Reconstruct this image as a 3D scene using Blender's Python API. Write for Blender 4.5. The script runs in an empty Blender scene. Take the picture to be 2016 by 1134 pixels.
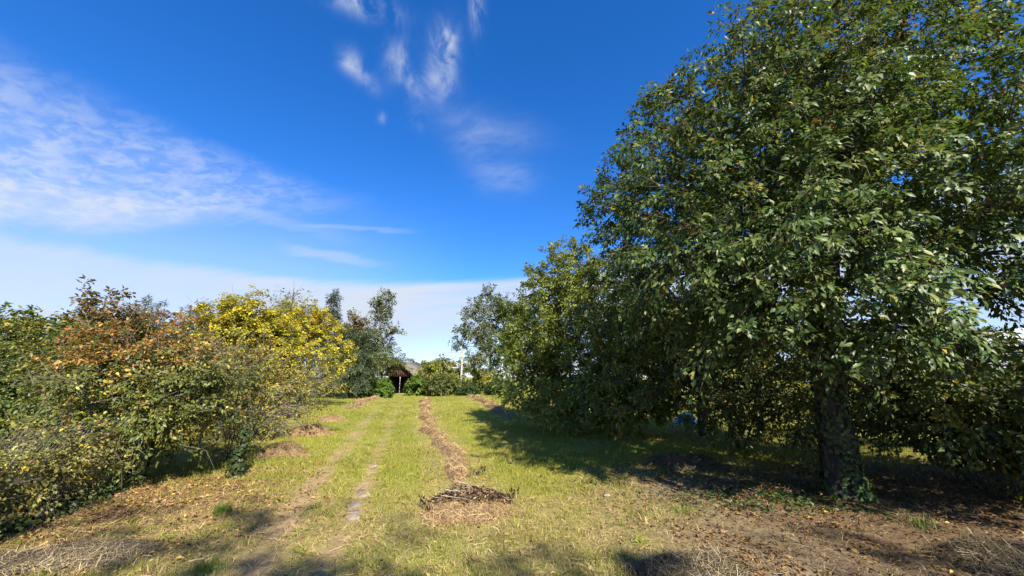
import bpy, math
import numpy as np

# ------------------------------------------------------------------ camera, sky, sun, exposure
scene = bpy.context.scene
COL = scene.collection
EYE = 1.65                       # camera height
FPX = 760.0                      # focal length in photograph pixels (ultra wide phone lens)
PITCH = math.atan((742 - 567) / FPX)
cam_data = bpy.data.cameras.new('camera')
cam = bpy.data.objects.new('camera', cam_data); COL.objects.link(cam)
cam.location = (0, 0, EYE)
cam.rotation_euler = (math.pi / 2 + PITCH, 0, 0)
cam_data.sensor_width = 36; cam_data.lens = 36 * FPX / 2016
cam_data.clip_start = 0.05; cam_data.clip_end = 3000
scene.camera = cam

SUN_AZ, SUN_EL = math.radians(24), math.radians(39)      # sun stands behind the camera, to the right
SUN_DIR = np.array([math.sin(SUN_AZ) * math.cos(SUN_EL), -math.cos(SUN_AZ) * math.cos(SUN_EL), math.sin(SUN_EL)])
sun_data = bpy.data.lights.new('sun', 'SUN')
sun = bpy.data.objects.new('sun', sun_data); COL.objects.link(sun)
sun_data.energy = 5.0; sun_data.angle = math.radians(0.55); sun_data.color = (1.0, 0.93, 0.80)
sun.rotation_euler = (math.pi / 2 - SUN_EL, 0, SUN_AZ)
sun.location = (10, -20, 30)

scene.view_settings.view_transform = 'Standard'
scene.view_settings.look = 'None'
scene.view_settings.exposure = 1.3
scene.view_settings.gamma = 1.0
scene.view_settings.use_curve_mapping = False
scene.cycles.max_bounces = 5
scene.cycles.diffuse_bounces = 2
scene.cycles.glossy_bounces = 2
scene.cycles.transmission_bounces = 3
scene.cycles.transparent_max_bounces = 4


def ray(px, py):
    cx, cy = (px - 1008) / FPX, (567 - py) / FPX
    c, s = math.cos(PITCH), math.sin(PITCH)
    return np.array([cx, c - cy * s, s + cy * c])


def G(px, py):
    """where the line of sight through a photograph pixel meets the ground"""
    d = ray(px, py); t = EYE / -d[2]
    return np.array([d[0] * t, d[1] * t])


def W(px, py, Y):
    """the point on that line of sight Y metres ahead"""
    d = ray(px, py); t = Y / d[1]
    return np.array([d[0] * t, Y, EYE + d[2] * t])


def azel(px, py):
    d = ray(px, py)
    return math.degrees(math.atan2(d[0], d[1])), math.degrees(math.atan2(d[2], math.hypot(d[0], d[1])))


class NV:
    """tiny wrapper to write node arithmetic as expressions"""
    nt = None
    def __init__(self, s): self.s = s
    @staticmethod
    def op(kind, *a):
        n = NV.nt.nodes.new('ShaderNodeMath'); n.operation = kind
        for i, v in enumerate(a):
            if isinstance(v, NV): NV.nt.links.new(v.s, n.inputs[i])
            else: n.inputs[i].default_value = v
        return NV(n.outputs[0])
    def __add__(s, o): return NV.op('ADD', s, o)
    __radd__ = __add__
    def __sub__(s, o): return NV.op('SUBTRACT', s, o)
    def __rsub__(s, o): return NV.op('SUBTRACT', o, s)
    def __mul__(s, o): return NV.op('MULTIPLY', s, o)
    __rmul__ = __mul__
    def __truediv__(s, o): return NV.op('DIVIDE', s, o)


def smooth(v, a, b):
    n = NV.nt.nodes.new('ShaderNodeMapRange'); n.interpolation_type = 'SMOOTHSTEP'
    NV.nt.links.new(v.s, n.inputs[0]); n.inputs[1].default_value = a; n.inputs[2].default_value = b
    return NV(n.outputs[0])


def noise(vec, scale, detail=4, rough=0.55, dist=0.0):
    n = NV.nt.nodes.new('ShaderNodeTexNoise')
    NV.nt.links.new(vec, n.inputs['Vector'])
    n.inputs['Scale'].default_value = scale; n.inputs['Detail'].default_value = detail
    n.inputs['Roughness'].default_value = rough; n.inputs['Distortion'].default_value = dist
    return NV(n.outputs[0])


def comb(x, y, z=0.0):
    n = NV.nt.nodes.new('ShaderNodeCombineXYZ')
    for i, v in enumerate((x, y, z)):
        if isinstance(v, NV): NV.nt.links.new(v.s, n.inputs[i])
        else: n.inputs[i].default_value = v
    return n.outputs[0]


def clamp01(v): return NV.op('MINIMUM', NV.op('MAXIMUM', v, 0.0), 1.0)


def build_sky():
    w = bpy.data.worlds.new('World'); scene.world = w; w.use_nodes = True
    w.cycles.sampling_method = 'MANUAL'; w.cycles.sample_map_resolution = 256
    nt = w.node_tree; nt.nodes.clear(); NV.nt = nt
    L = nt.links.new
    sky = nt.nodes.new('ShaderNodeTexSky'); sky.sky_type = 'NISHITA'; sky.sun_disc = False
    sky.sun_elevation = SUN_EL
    sky.sun_rotation = math.pi - SUN_AZ          # behind the camera, to the right
    sky.air_density = 1.0; sky.dust_density = 0.05; sky.ozone_density = 3.0; sky.altitude = 200
    hs = nt.nodes.new('ShaderNodeHueSaturation'); hs.inputs['Saturation'].default_value = 1.20
    hs.inputs['Value'].default_value = 1.0
    grade = nt.nodes.new('ShaderNodeMix'); grade.data_type = 'RGBA'; grade.blend_type = 'MULTIPLY'; grade.inputs['Factor'].default_value = 1
    L(sky.outputs[0], grade.inputs[6]); grade.inputs[7].default_value = (0.78, 0.87, 1.15, 1)
    L(grade.outputs[2], hs.inputs['Color'])
    tc = nt.nodes.new('ShaderNodeTexCoord')
    sp = nt.nodes.new('ShaderNodeSeparateXYZ'); L(tc.outputs['Generated'], sp.inputs[0])
    x, y, z = (NV(o) for o in sp.outputs)
    az = NV.op('ARCTAN2', x, y) * 57.2958
    el = NV.op('ARCSINE', z) * 57.2958
    # coordinates on a flat cloud layer overhead: streaks run together towards the horizon as they really do
    zz = NV.op('MAXIMUM', z, 0.03)
    u, v = x / zz, y / zz
    plane = comb(u, v, 0.0)
    a0 = math.radians(24)                        # direction of the cirrus streaks
    us = u * math.cos(a0) - v * math.sin(a0)
    vs = u * math.sin(a0) + v * math.cos(a0)
    fine = noise(comb(us * 3.2, vs * 5.2, 3.0), 2.2, 5, 0.6, 0.4)          # mackerel ripples
    soft = noise(comb(us * 0.5, vs * 2.4, 9.0), 1.3, 5, 0.55, 0.3)
    wisp = noise(comb(az * 0.20, el * 0.20, 1.0), 1.0, 7, 0.60, 0.6)
    big = noise(plane, 0.55, 3, 0.5, 0.2)

    def band(p0, p1, w0, w1, fade0, fade1):
        """soft band between two sky directions: half width w0 -> w1 degrees, faded beyond its ends"""
        (ax, ay), (bx, by) = azel(*p0), azel(*p1)
        ln = math.hypot(bx - ax, by - ay); dx, dy = (bx - ax) / ln, (by - ay) / ln
        s = (az - ax) * dx + (el - ay) * dy
        t = (el - ay) * dx - (az - ax) * dy + (soft - 0.5) * 2.6
        wd = w0 + (w1 - w0) * clamp01(s / ln)
        q = NV.op('ABSOLUTE', t) / wd
        return (1.0 - smooth(q, 0.25, 1.15)) * (1.0 - smooth(s, ln - fade1, ln + fade1 * 0.4)) * smooth(s, -fade0, 0.0)

    def puff(px, py, rx, ry, rot=0.0):
        a, e = azel(px, py); c, s = math.cos(math.radians(rot)), math.sin(math.radians(rot))
        ux, uy = (az - a) * c + (el - e) * s, (el - e) * c - (az - a) * s
        k = 0.064
        q = NV.op('POWER', ux / (rx * k), 2.0) + NV.op('POWER', uy / (ry * k), 2.0)
        return NV.op('EXPONENT', q * -1.0)

    ripple = 0.45 + 1.0 * smooth(fine, 0.36, 0.66)
    c1 = band((-420, 170), (660, 395), 10.5, 2.0, 40, 20) * ripple * (0.35 + 0.65 * smooth(soft, 0.22, 0.62)) * 0.44
    c2 = band((-420, 345), (480, 425), 2.8, 1.6, 40, 14) * (0.4 + 0.6 * smooth(soft, 0.2, 0.6)) * 0.34
    c2b = band((500, 425), (700, 470), 0.9, 1.2, 8, 8) * 0.14
    c2c = band((650, 448), (820, 453), 0.4, 0.35, 5, 5) * 0.18
    c2d = band((620, 498), (760, 522), 0.9, 0.7, 6, 6) * 0.26
    w = smooth(wisp, 0.38, 0.66)
    pf = puff(872, 85, 28, 46, -25) + puff(835, 165, 52, 25) + puff(785, 115, 32, 30) * 0.6 + puff(885, 130, 20, 52) * 0.7
    hole = 1.0 - puff(822, 128, 22, 26) * 0.85
    c3 = clamp01(pf) * hole * (0.10 + 0.90 * w) * 0.75
    c3 = c3 + (puff(690, 118, 22, 18) * 0.7 + puff(715, 150, 36, 15, -25) * 0.35 + puff(705, 4, 80, 18) * 0.65 + puff(938, 20, 18, 38) * 0.55
               + puff(826, 234, 20, 18) * 0.5 + puff(752, 232, 10, 10) * 0.3) * w
    c4 = (puff(965, 255, 120, 34, -8) * 0.15 + puff(1000, 350, 70, 32) * 0.17 + puff(930, 290, 70, 40, -40) * 0.10) * (0.55 + 0.9 * smooth(fine, 0.3, 0.7))
    # white veil standing over the horizon, its upper edge tilted up to the right
    edge = 14.6 + NV.op('MAXIMUM', az, -28.0) * 0.07 + (soft - 0.5) * 1.6
    dl = edge - el
    veil = NV.op('MULTIPLY', smooth(dl, -0.4, 1.2), 0.5 + 0.5 * smooth(az, -45.0, -15.0)) * (0.68 + 0.22 * smooth(soft, 0.25, 0.7)) * (1.0 - 0.35 * smooth(dl, 5.0, 11.0)) 
    haze_l = smooth(el, 27.0, 9.0) * smooth(az, -4.0, -34.0) * 0.38
    low = noise(comb(az * 0.16, el * 0.55, 5.0), 1.0, 5, 0.55)
    cum = smooth(low, 0.57, 0.68) * smooth(el, 1.5, 3.0) * (1.0 - smooth(el, 5.5, 8.0)) * 0.55
    # outside the part in view the same thin cirrus goes on
    rest = smooth(big, 0.52, 0.75) * smooth(soft, 0.35, 0.65) * 0.45 * NV.op('MAXIMUM', smooth(NV.op('ABSOLUTE', az), 62.0, 90.0), smooth(el, 52.0, 66.0))
    cover = clamp01(c1 + c2 + c2b + c2c + c2d + c3 + c4 + veil + haze_l + cum + rest)
    mix = nt.nodes.new('ShaderNodeMix'); mix.data_type = 'RGBA'
    L(cover.s, mix.inputs['Factor']); L(hs.outputs[0], mix.inputs[6])
    mix.inputs[7].default_value = (3.35, 3.7, 4.3, 1)
    bg = nt.nodes.new('ShaderNodeBackground'); bg.inputs['Strength'].default_value = 0.086
    L(mix.outputs[2], bg.inputs['Color'])
    out = nt.nodes.new('ShaderNodeOutputWorld'); L(bg.outputs[0], out.inputs['Surface'])


build_sky()

# ------------------------------------------------------------------ helpers
def unit(a): return a / np.maximum(np.linalg.norm(a, axis=-1, keepdims=True), 1e-9)


def hash2(i, j, s):
    h = (i * 374761393 + j * 668265263 + s * 974711) & 0xffffffff
    h = ((h ^ (h >> 13)) * 1274126177) & 0xffffffff
    return ((h ^ (h >> 16)) & 0xffff) / 65535.0


def vnoise(x, y, scale, seed=0, octaves=3):
    """value noise 0..1 over the ground plane"""
    x = np.asarray(x, float); y = np.asarray(y, float)
    out = 0; amp = 1; tot = 0
    for o in range(octaves):
        xs, ys = x * scale * 2 ** o + 100.3, y * scale * 2 ** o + 57.1
        i, j = np.floor(xs).astype(np.int64), np.floor(ys).astype(np.int64)
        fx, fy = xs - i, ys - j
        fx, fy = fx * fx * (3 - 2 * fx), fy * fy * (3 - 2 * fy)
        s = seed * 31 + o
        v = (hash2(i, j, s) * (1 - fx) + hash2(i + 1, j, s) * fx) * (1 - fy) + (hash2(i, j + 1, s) * (1 - fx) + hash2(i + 1, j + 1, s) * fx) * fy
        out = out + v * amp; tot += amp; amp *= 0.5
    return out / tot


def sstep(v, a, b):
    t = np.clip((v - a) / (b - a), 0, 1); return t * t * (3 - 2 * t)


def mesh(name, V, faces, tint=None, mats=(), midx=None, smooth_shade=False):
    """faces: list of int arrays (n,3) or (n,4)"""
    me = bpy.data.meshes.new(name)
    V = np.ascontiguousarray(V, np.float32)
    faces = [np.asarray(f, np.int32) for f in faces if len(f)]
    nl = sum(f.size for f in faces); nf = sum(len(f) for f in faces)
    me.vertices.add(len(V)); me.vertices.foreach_set('co', V.ravel())
    me.loops.add(nl); me.loops.foreach_set('vertex_index', np.concatenate([f.ravel() for f in faces]))
    me.polygons.add(nf)
    tot = np.concatenate([np.full(len(f), f.shape[1], np.int32) for f in faces])
    start = np.concatenate([[0], np.cumsum(tot)[:-1]]).astype(np.int32)
    me.polygons.foreach_set('loop_start', start)
    try: me.polygons.foreach_set('loop_total', tot)
    except Exception: pass
    if smooth_shade: me.polygons.foreach_set('use_smooth', np.ones(nf, bool))
    if midx is not None: me.polygons.foreach_set('material_index', np.asarray(midx, np.int32))
    if tint is not None:
        a = me.attributes.new('tint', 'FLOAT_COLOR', 'POINT')
        c = np.ones((len(V), 4), np.float32); c[:, :3] = tint
        a.data.foreach_set('color', c.ravel())
    for m in mats: me.materials.append(m)
    me.update(calc_edges=True)
    return me


def obj(name, me, parent=None, **props):
    o = bpy.data.objects.new(name, me); COL.objects.link(o)
    if parent is not None: o.parent = parent
    for k, v in props.items():
        if v: o[k] = v
    return o


def thing(name, label, category, loc=(0, 0, 0), rz=0.0, group=None):
    o = bpy.data.objects.new(name, None); COL.objects.link(o)
    o.location = loc; o.rotation_euler = (0, 0, rz); o.empty_display_size = 0.2
    o['label'] = label; o['category'] = category
    if group: o['group'] = group
    return o


# ------------------------------------------------------------------ materials
def tinted(name, rough=0.5, spec=0.3, translucent=0.3, glow=(1.25, 1.2, 0.6), variation=0.25, nscale=0.0):
    """colour comes with each leaf / blade / straw (attribute tint), varied a little from one to the next"""
    m = bpy.data.materials.new(name); m.use_nodes = True
    nt = m.node_tree; nt.nodes.clear(); NV.nt = nt; L = nt.links.new
    at = nt.nodes.new('ShaderNodeAttribute'); at.attribute_name = 'tint'
    geo = nt.nodes.new('ShaderNodeNewGeometry')
    rnd = NV(geo.outputs['Random Per Island'])
    val = (1 - variation) + rnd * (2 * variation)
    hs = nt.nodes.new('ShaderNodeHueSaturation'); L(at.outputs['Color'], hs.inputs['Color']); L(val.s, hs.inputs['Value'])
    col = hs.outputs[0]
    b = nt.nodes.new('ShaderNodeBsdfPrincipled'); L(col, b.inputs['Base Color'])
    b.inputs['Roughness'].default_value = rough; b.inputs['Specular IOR Level'].default_value = spec
    out = nt.nodes.new('ShaderNodeOutputMaterial')
    if translucent > 0:
        mul = nt.nodes.new('ShaderNodeMix'); mul.data_type = 'RGBA'; mul.blend_type = 'MULTIPLY'; mul.inputs['Factor'].default_value = 1
        L(col, mul.inputs[6]); mul.inputs[7].default_value = (*glow, 1)
        t = nt.nodes.new('ShaderNodeBsdfTranslucent'); L(mul.outputs[2], t.inputs['Color'])
        mx = nt.nodes.new('ShaderNodeMixShader'); mx.inputs[0].default_value = translucent
        L(b.outputs[0], mx.inputs[1]); L(t.outputs[0], mx.inputs[2]); L(mx.outputs[0], out.inputs['Surface'])
    else: L(b.outputs[0], out.inputs['Surface'])
    return m


def ramp_mat(name, cols, scale=(1, 1, 1), nscale=6.0, rough=0.85, bump=0.4, dist=0.02, detail=7, spec=0.2, coord='Object'):
    m = bpy.data.materials.new(name); m.use_nodes = True
    nt = m.node_tree; nt.nodes.clear(); NV.nt = nt; L = nt.links.new
    tc = nt.nodes.new('ShaderNodeTexCoord')
    mp = nt.nodes.new('ShaderNodeMapping'); mp.inputs['Scale'].default_value = scale; L(tc.outputs[coord], mp.inputs['Vector'])
    n = noise(mp.outputs[0], nscale, detail, 0.62, 0.2)
    r = nt.nodes.new('ShaderNodeValToRGB'); L(n.s, r.inputs[0])
    e = r.color_ramp.elements; e[0].position = 0.3; e[1].position = 0.72
    e[0].color = (*cols[0], 1); e[1].color = (*cols[-1], 1)
    for i, c in enumerate(cols[1:-1]):
        k = e.new(0.3 + 0.42 * (i + 1) / (len(cols) - 1)); k.color = (*c, 1)
    b = nt.nodes.new('ShaderNodeBsdfPrincipled'); L(r.outputs[0], b.inputs['Base Color'])
    b.inputs['Roughness'].default_value = rough; b.inputs['Specular IOR Level'].default_value = spec
    if bump:
        bp = nt.nodes.new('ShaderNodeBump'); bp.inputs['Strength'].default_value = bump; bp.inputs['Distance'].default_value = dist
        L(n.s, bp.inputs['Height']); L(bp.outputs[0], b.inputs['Normal'])
    out = nt.nodes.new('ShaderNodeOutputMaterial'); L(b.outputs[0], out.inputs['Surface'])
    return m


M_LEAF = tinted('leaf', 0.46, 0.40, 0.32)
M_LEAF_MATT = tinted('leaf_matt', 0.6, 0.2, 0.30)
M_NEEDLE = tinted('needle', 0.6, 0.2, 0.12)
M_DRY = tinted('dry_leaf', 0.8, 0.1, 0.15, (1.2, 1.0, 0.7), 0.4)
M_GRASS = tinted('grass_blade', 0.55, 0.2, 0.32, (1.2, 1.25, 0.6), 0.3)
M_STRAW = tinted('straw', 0.75, 0.15, 0.1, (1.1, 1.0, 0.8), 0.4)
M_BARK = ramp_mat('bark', [(0.012, 0.011, 0.009), (0.038, 0.034, 0.029), (0.085, 0.077, 0.066)], (3, 3, 0.8), 5.0, 0.9, 0.9, 0.03)
M_TWIG = ramp_mat('twig', [(0.035, 0.029, 0.023), (0.11, 0.09, 0.07)], (2, 2, 2), 4.0, 0.8, 0.2)
M_PALE_TWIG = ramp_mat('pale_twig', [(0.09, 0.07, 0.05), (0.27, 0.23, 0.18)], (2, 2, 2), 5.0, 0.8, 0.2)
M_BIRCH = ramp_mat('birch_bark', [(0.05, 0.045, 0.04), (0.40, 0.38, 0.34), (0.60, 0.58, 0.53)], (1.2, 1.2, 5), 2.5, 0.7, 0.2)
M_STICK = ramp_mat('stick', [(0.20, 0.15, 0.10), (0.50, 0.42, 0.32)], (3, 3, 3), 6.0, 0.8, 0.3)
M_HAYCORE = ramp_mat('hay_core', [(0.16, 0.10, 0.05), (0.36, 0.25, 0.14)], (1, 1, 1), 22.0, 0.95, 0.8, 0.03)
M_DARKCORE = ramp_mat('old_hay_core', [(0.05, 0.035, 0.022), (0.15, 0.11, 0.07)], (1, 1, 1), 22.0, 0.95, 0.8, 0.03)
M_WIRE = ramp_mat('galvanised_wire', [(0.16, 0.17, 0.15), (0.32, 0.33, 0.30)], (1, 1, 1), 30.0, 0.6, 0.0)
M_GREENPOST = ramp_mat('green_paint', [(0.06, 0.16, 0.10), (0.12, 0.28, 0.19)], (1, 1, 1), 14.0, 0.6, 0.1)
M_CONC = ramp_mat('weathered_concrete', [(0.12, 0.095, 0.07), (0.20, 0.17, 0.13), (0.27, 0.235, 0.19)], (1, 1, 1), 14.0, 0.9, 0.4, 0.01)
M_RUST = ramp_mat('rusty_iron', [(0.10, 0.035, 0.018), (0.26, 0.10, 0.05)], (1, 1, 1), 16.0, 0.85, 0.3, 0.01)
M_BOARD = ramp_mat('red_brown_board', [(0.06, 0.028, 0.02), (0.12, 0.055, 0.04), (0.17, 0.085, 0.062)], (6, 6, 0.7), 4.0, 0.8, 0.3)
M_DARKWOOD = ramp_mat('dark_wood', [(0.018, 0.013, 0.010), (0.05, 0.038, 0.03)], (5, 5, 0.7), 4.0, 0.85, 0.3)
M_ROOF = ramp_mat('roof_felt', [(0.10, 0.09, 0.075), (0.22, 0.20, 0.17)], (1, 1, 1), 8.0, 0.9, 0.3)
M_WHITE = ramp_mat('white_paint', [(0.62, 0.61, 0.58), (0.80, 0.80, 0.78)], (1, 1, 1), 6.0, 0.5, 0.05)
M_FILM = ramp_mat('white_film', [(0.66, 0.68, 0.70), (0.82, 0.83, 0.84)], (1, 1, 1), 1.5, 0.45, 0.1)
M_STONE = ramp_mat('pale_stone', [(0.18, 0.15, 0.12), (0.40, 0.35, 0.29)], (1, 1, 1), 20.0, 0.9, 0.4)
M_TARP = ramp_mat('blue_tarp', [(0.02, 0.10, 0.20), (0.04, 0.18, 0.32)], (1, 1, 1), 8.0, 0.4, 0.3)

# ------------------------------------------------------------------ ground layout (metres, from the photograph)
TRACK_L = np.array([G(*p) for p in [(440, 1190), (490, 1126), (545, 1042), (592, 982), (628, 938), (668, 893), (702, 850), (732, 815), (757, 790), (770, 780)]])
TRACK_R = np.array([G(*p) for p in [(585, 1190), (625, 1126), (677, 1042), (708, 975), (730, 930), (748, 885), (762, 850), (777, 815), (790, 790), (796, 780)]])
WINDROW_C = np.array([G(*p) for p in [(838, 786), (836, 800), (842, 825), (850, 848), (872, 876), (892, 905), (900, 932), (902, 958)]])
WINDROW_R = np.array([G(*p) for p in [(915, 783), (935, 784), (960, 796), (985, 812), (1010, 826)]])
WINDROW_L = np.array([G(*p) for p in [(738, 783), (718, 790), (700, 799), (688, 806)]])


def seg_dist(x, y, pl):
    best = np.full(np.shape(x), 1e9)
    for a, b in zip(pl[:-1], pl[1:]):
        d = b - a; t = np.clip(((x - a[0]) * d[0] + (y - a[1]) * d[1]) / (d @ d), 0, 1)
        best = np.minimum(best, np.hypot(x - a[0] - t * d[0], y - a[1] - t * d[1]))
    return best


def zones(x, y):
    """0..1 weights of what the ground is made of: worn track, bare soil, leaf litter, dry straw, shade-thin grass"""
    n1 = vnoise(x, y, 0.9, 1); n2 = vnoise(x, y, 2.6, 2); n3 = vnoise(x, y, 0.35, 3)
    dt = np.minimum(seg_dist(x, y, TRACK_L) / 1.3, seg_dist(x, y, TRACK_R) * 1.12)
    track = (1 - sstep(dt + (n2 - 0.5) * 0.26, 0.03, 0.19)) * sstep(n1 + 0.22, 0.36, 0.64)
    near = 1 - sstep(y + (n1 - 0.5) * 3.0, 4.6, 7.4)
    # bare, littered soil under the big tree and across the right foreground
    soil = sstep(x + (n1 - 0.5) * 1.8, 0.6, 2.2) * (1 - sstep(y - 0.10 * x + (n1 - 0.5) * 2.4, 6.2, 8.6))
    soil = np.maximum(soil, sstep(x, 4.0, 6.0) * (1 - sstep(y, 7.0, 9.0)))
    litter_l = np.exp(-(((x + 5.0) / 1.6) ** 2 + ((y - 6.0) / 1.5) ** 2)) * 1.25 * (0.55 + 0.9 * n2)
    litter_l = np.maximum(litter_l, np.exp(-(((x + 4.6) / 1.3) ** 2 + ((y - 4.6) / 1.0) ** 2)) * 0.7 * (0.5 + n2))
    litter_l = np.clip(litter_l, 0, 1)
    straw = np.clip(near * (0.5 + 0.9 * n1) * 0.95 + sstep(n3 * 0.6 + n1 * 0.4, 0.55, 0.75) * 0.5, 0, 1)
    dw = np.minimum(seg_dist(x, y, WINDROW_C), np.minimum(seg_dist(x, y, WINDROW_R), seg_dist(x, y, WINDROW_L)))
    straw = np.maximum(straw, 0.8 * (1 - sstep(dw + (n2 - 0.5) * 0.4, 0.35, 0.75)))
    p = G(920, 990); straw = np.maximum(straw, 0.95 * (1 - sstep(np.hypot(x - p[0], (y - p[1]) * 1.2) + (n2 - 0.5) * 0.5, 0.5, 1.0)))
    return dict(track=track, soil=np.clip(soil, 0, 1), litter=litter_l, straw=straw, n1=n1, n2=n2, n3=n3)


def ground_z(x, y):
    far = 1 - sstep(np.hypot(x, y), 40, 60)
    z = ((vnoise(x, y, 0.45, 11, 2) - 0.5) * 0.07 + (vnoise(x, y, 2.2, 12, 2) - 0.5) * 0.03) * far
    dt = np.minimum(seg_dist(x, y, TRACK_L), seg_dist(x, y, TRACK_R))
    return z - 0.035 * (1 - sstep(dt, 0.12, 0.3))


GREEN = np.array([0.205, 0.235, 0.034]); GREEN2 = np.array([0.315, 0.29, 0.054]); DRYG = np.array([0.42, 0.335, 0.14])
SOIL = np.array([0.17, 0.125, 0.085]); LITTER = np.array([0.19, 0.105, 0.05])


def mixc(a, b, t): return a * (1 - t[:, None]) + b * t[:, None]


def build_ground():
    def axis(lo, hi, n, c, k):
        t = np.linspace(-1, 1, n); s = np.sinh(t * k) / np.sinh(k)
        return np.where(s < 0, c + s * (c - lo), c + s * (hi - c))
    xs = axis(-900, 900, 220, -0.5, 7.0); ys = axis(-900, 1800, 240, 6.0, 7.2)
    X, Y = np.meshgrid(xs, ys); x, y = X.ravel(), Y.ravel()
    V = np.stack([x, y, ground_z(x, y)], 1)
    nx, ny = len(xs), len(ys)
    i = (np.arange(ny - 1)[:, None] * nx + np.arange(nx - 1)[None]).ravel()
    F = np.stack([i, i + 1, i + nx + 1, i + nx], 1)
    z = zones(x, y)
    c = mixc(np.tile(GREEN * 0.75, (len(x), 1)), np.tile(GREEN2 * 0.8, (len(x), 1)), z['n1'])
    c = mixc(c, DRYG * 0.62, z['straw'] * 0.8)
    c = mixc(c, LITTER, np.clip(z['litter'], 0, 1) * 0.85)
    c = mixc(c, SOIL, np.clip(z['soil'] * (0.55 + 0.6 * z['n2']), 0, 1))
    c = mixc(c, np.array([0.12, 0.08, 0.05]), 0.8 * sstep(x + (z['n1'] - .5) * 1.5, 2.6, 4.6) * z['soil'])  # right soil darkened: brown leaf litter, and the big tree's shade painted in
    c = mixc(c, np.array([0.30, 0.205, 0.115]), z['track'] * 0.9)
    m = bpy.data.materials.new('ground'); m.use_nodes = True
    nt = m.node_tree; nt.nodes.clear(); NV.nt = nt; L = nt.links.new
    at = nt.nodes.new('ShaderNodeAttribute'); at.attribute_name = 'tint'
    tc = nt.nodes.new('ShaderNodeTexCoord')
    n1 = noise(tc.outputs['Object'], 9.0, 8, 0.7, 0.3); n2 = noise(tc.outputs['Object'], 55.0, 4, 0.7)
    val = 0.45 + 0.65 * smooth(n1, 0.25, 0.75) + 0.5 * smooth(n2, 0.3, 0.7) * 0.8
    hs = nt.nodes.new('ShaderNodeHueSaturation'); L(at.outputs['Color'], hs.inputs['Color']); L(val.s, hs.inputs['Value'])
    b = nt.nodes.new('ShaderNodeBsdfPrincipled'); L(hs.outputs[0], b.inputs['Base Color']); b.inputs['Roughness'].default_value = 0.95
    b.inputs['Specular IOR Level'].default_value = 0.1
    bp = nt.nodes.new('ShaderNodeBump'); bp.inputs['Strength'].default_value = 0.7; bp.inputs['Distance'].default_value = 0.03
    L((n1 + n2 * 0.5).s, bp.inputs['Height']); L(bp.outputs[0], b.inputs['Normal'])
    out = nt.nodes.new('ShaderNodeOutputMaterial'); L(b.outputs[0], out.inputs['Surface'])
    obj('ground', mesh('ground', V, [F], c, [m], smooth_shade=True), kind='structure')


build_ground()


def scatter(rng, bands):
    """random points in view (with a margin): bands of (y0, y1, per square metre)"""
    out = []
    for y0, y1, d in bands:
        xm = 1.5 * y1 + 2.0; n = int(2 * min(xm, 26) * (y1 - y0) * d)
        x = rng.uniform(-min(xm, 26), min(xm, 26), n); y = rng.uniform(y0, y1, n)
        k = (np.abs(x) < 1.42 * y + 1.6) & (x > -5.3 - 0.30 * (y - 4) - 2.2) & (x < 9.5)
        out.append(np.stack([x[k], y[k]], 1))
    return np.concatenate(out)


def blades(rng, xy, z0, length, width, lean, tint, segs):
    """grass blades: flat tapering ribbons rooted in the ground"""
    n = len(xy); a = rng.uniform(0, 2 * np.pi, n); la = rng.uniform(0, 2 * np.pi, n)
    s = np.stack([np.cos(a), np.sin(a), np.zeros(n)], 1) * (width / 2)[:, None]
    d = np.stack([np.cos(la) * lean, np.sin(la) * lean, np.ones(n)], 1)
    B = np.concatenate([xy, z0[:, None] - 0.004], 1); L_ = length[:, None]
    tip = B + unit(d) * L_ + np.stack([np.cos(la), np.sin(la), -np.ones(n) * 0.5], 1) * (L_ * 0.28 * np.minimum(lean, 1.2)[:, None])
    if segs == 1:
        V = np.stack([B - s, B + s, tip], 1).reshape(-1, 3)
        F = [np.arange(n * 3).reshape(n, 3)]; k = 3
    else:
        mid = B + unit(d) * L_ * 0.55
        V = np.stack([B - s, B + s, mid - s * 0.8, mid + s * 0.8, tip], 1).reshape(-1, 3)
        i = np.arange(n)[:, None] * 5
        F = [i + np.array([[0, 1, 3, 2]]), i + np.array([[2, 3, 4]])]; k = 5
    return V, F, np.repeat(tint, k, 0)


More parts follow.
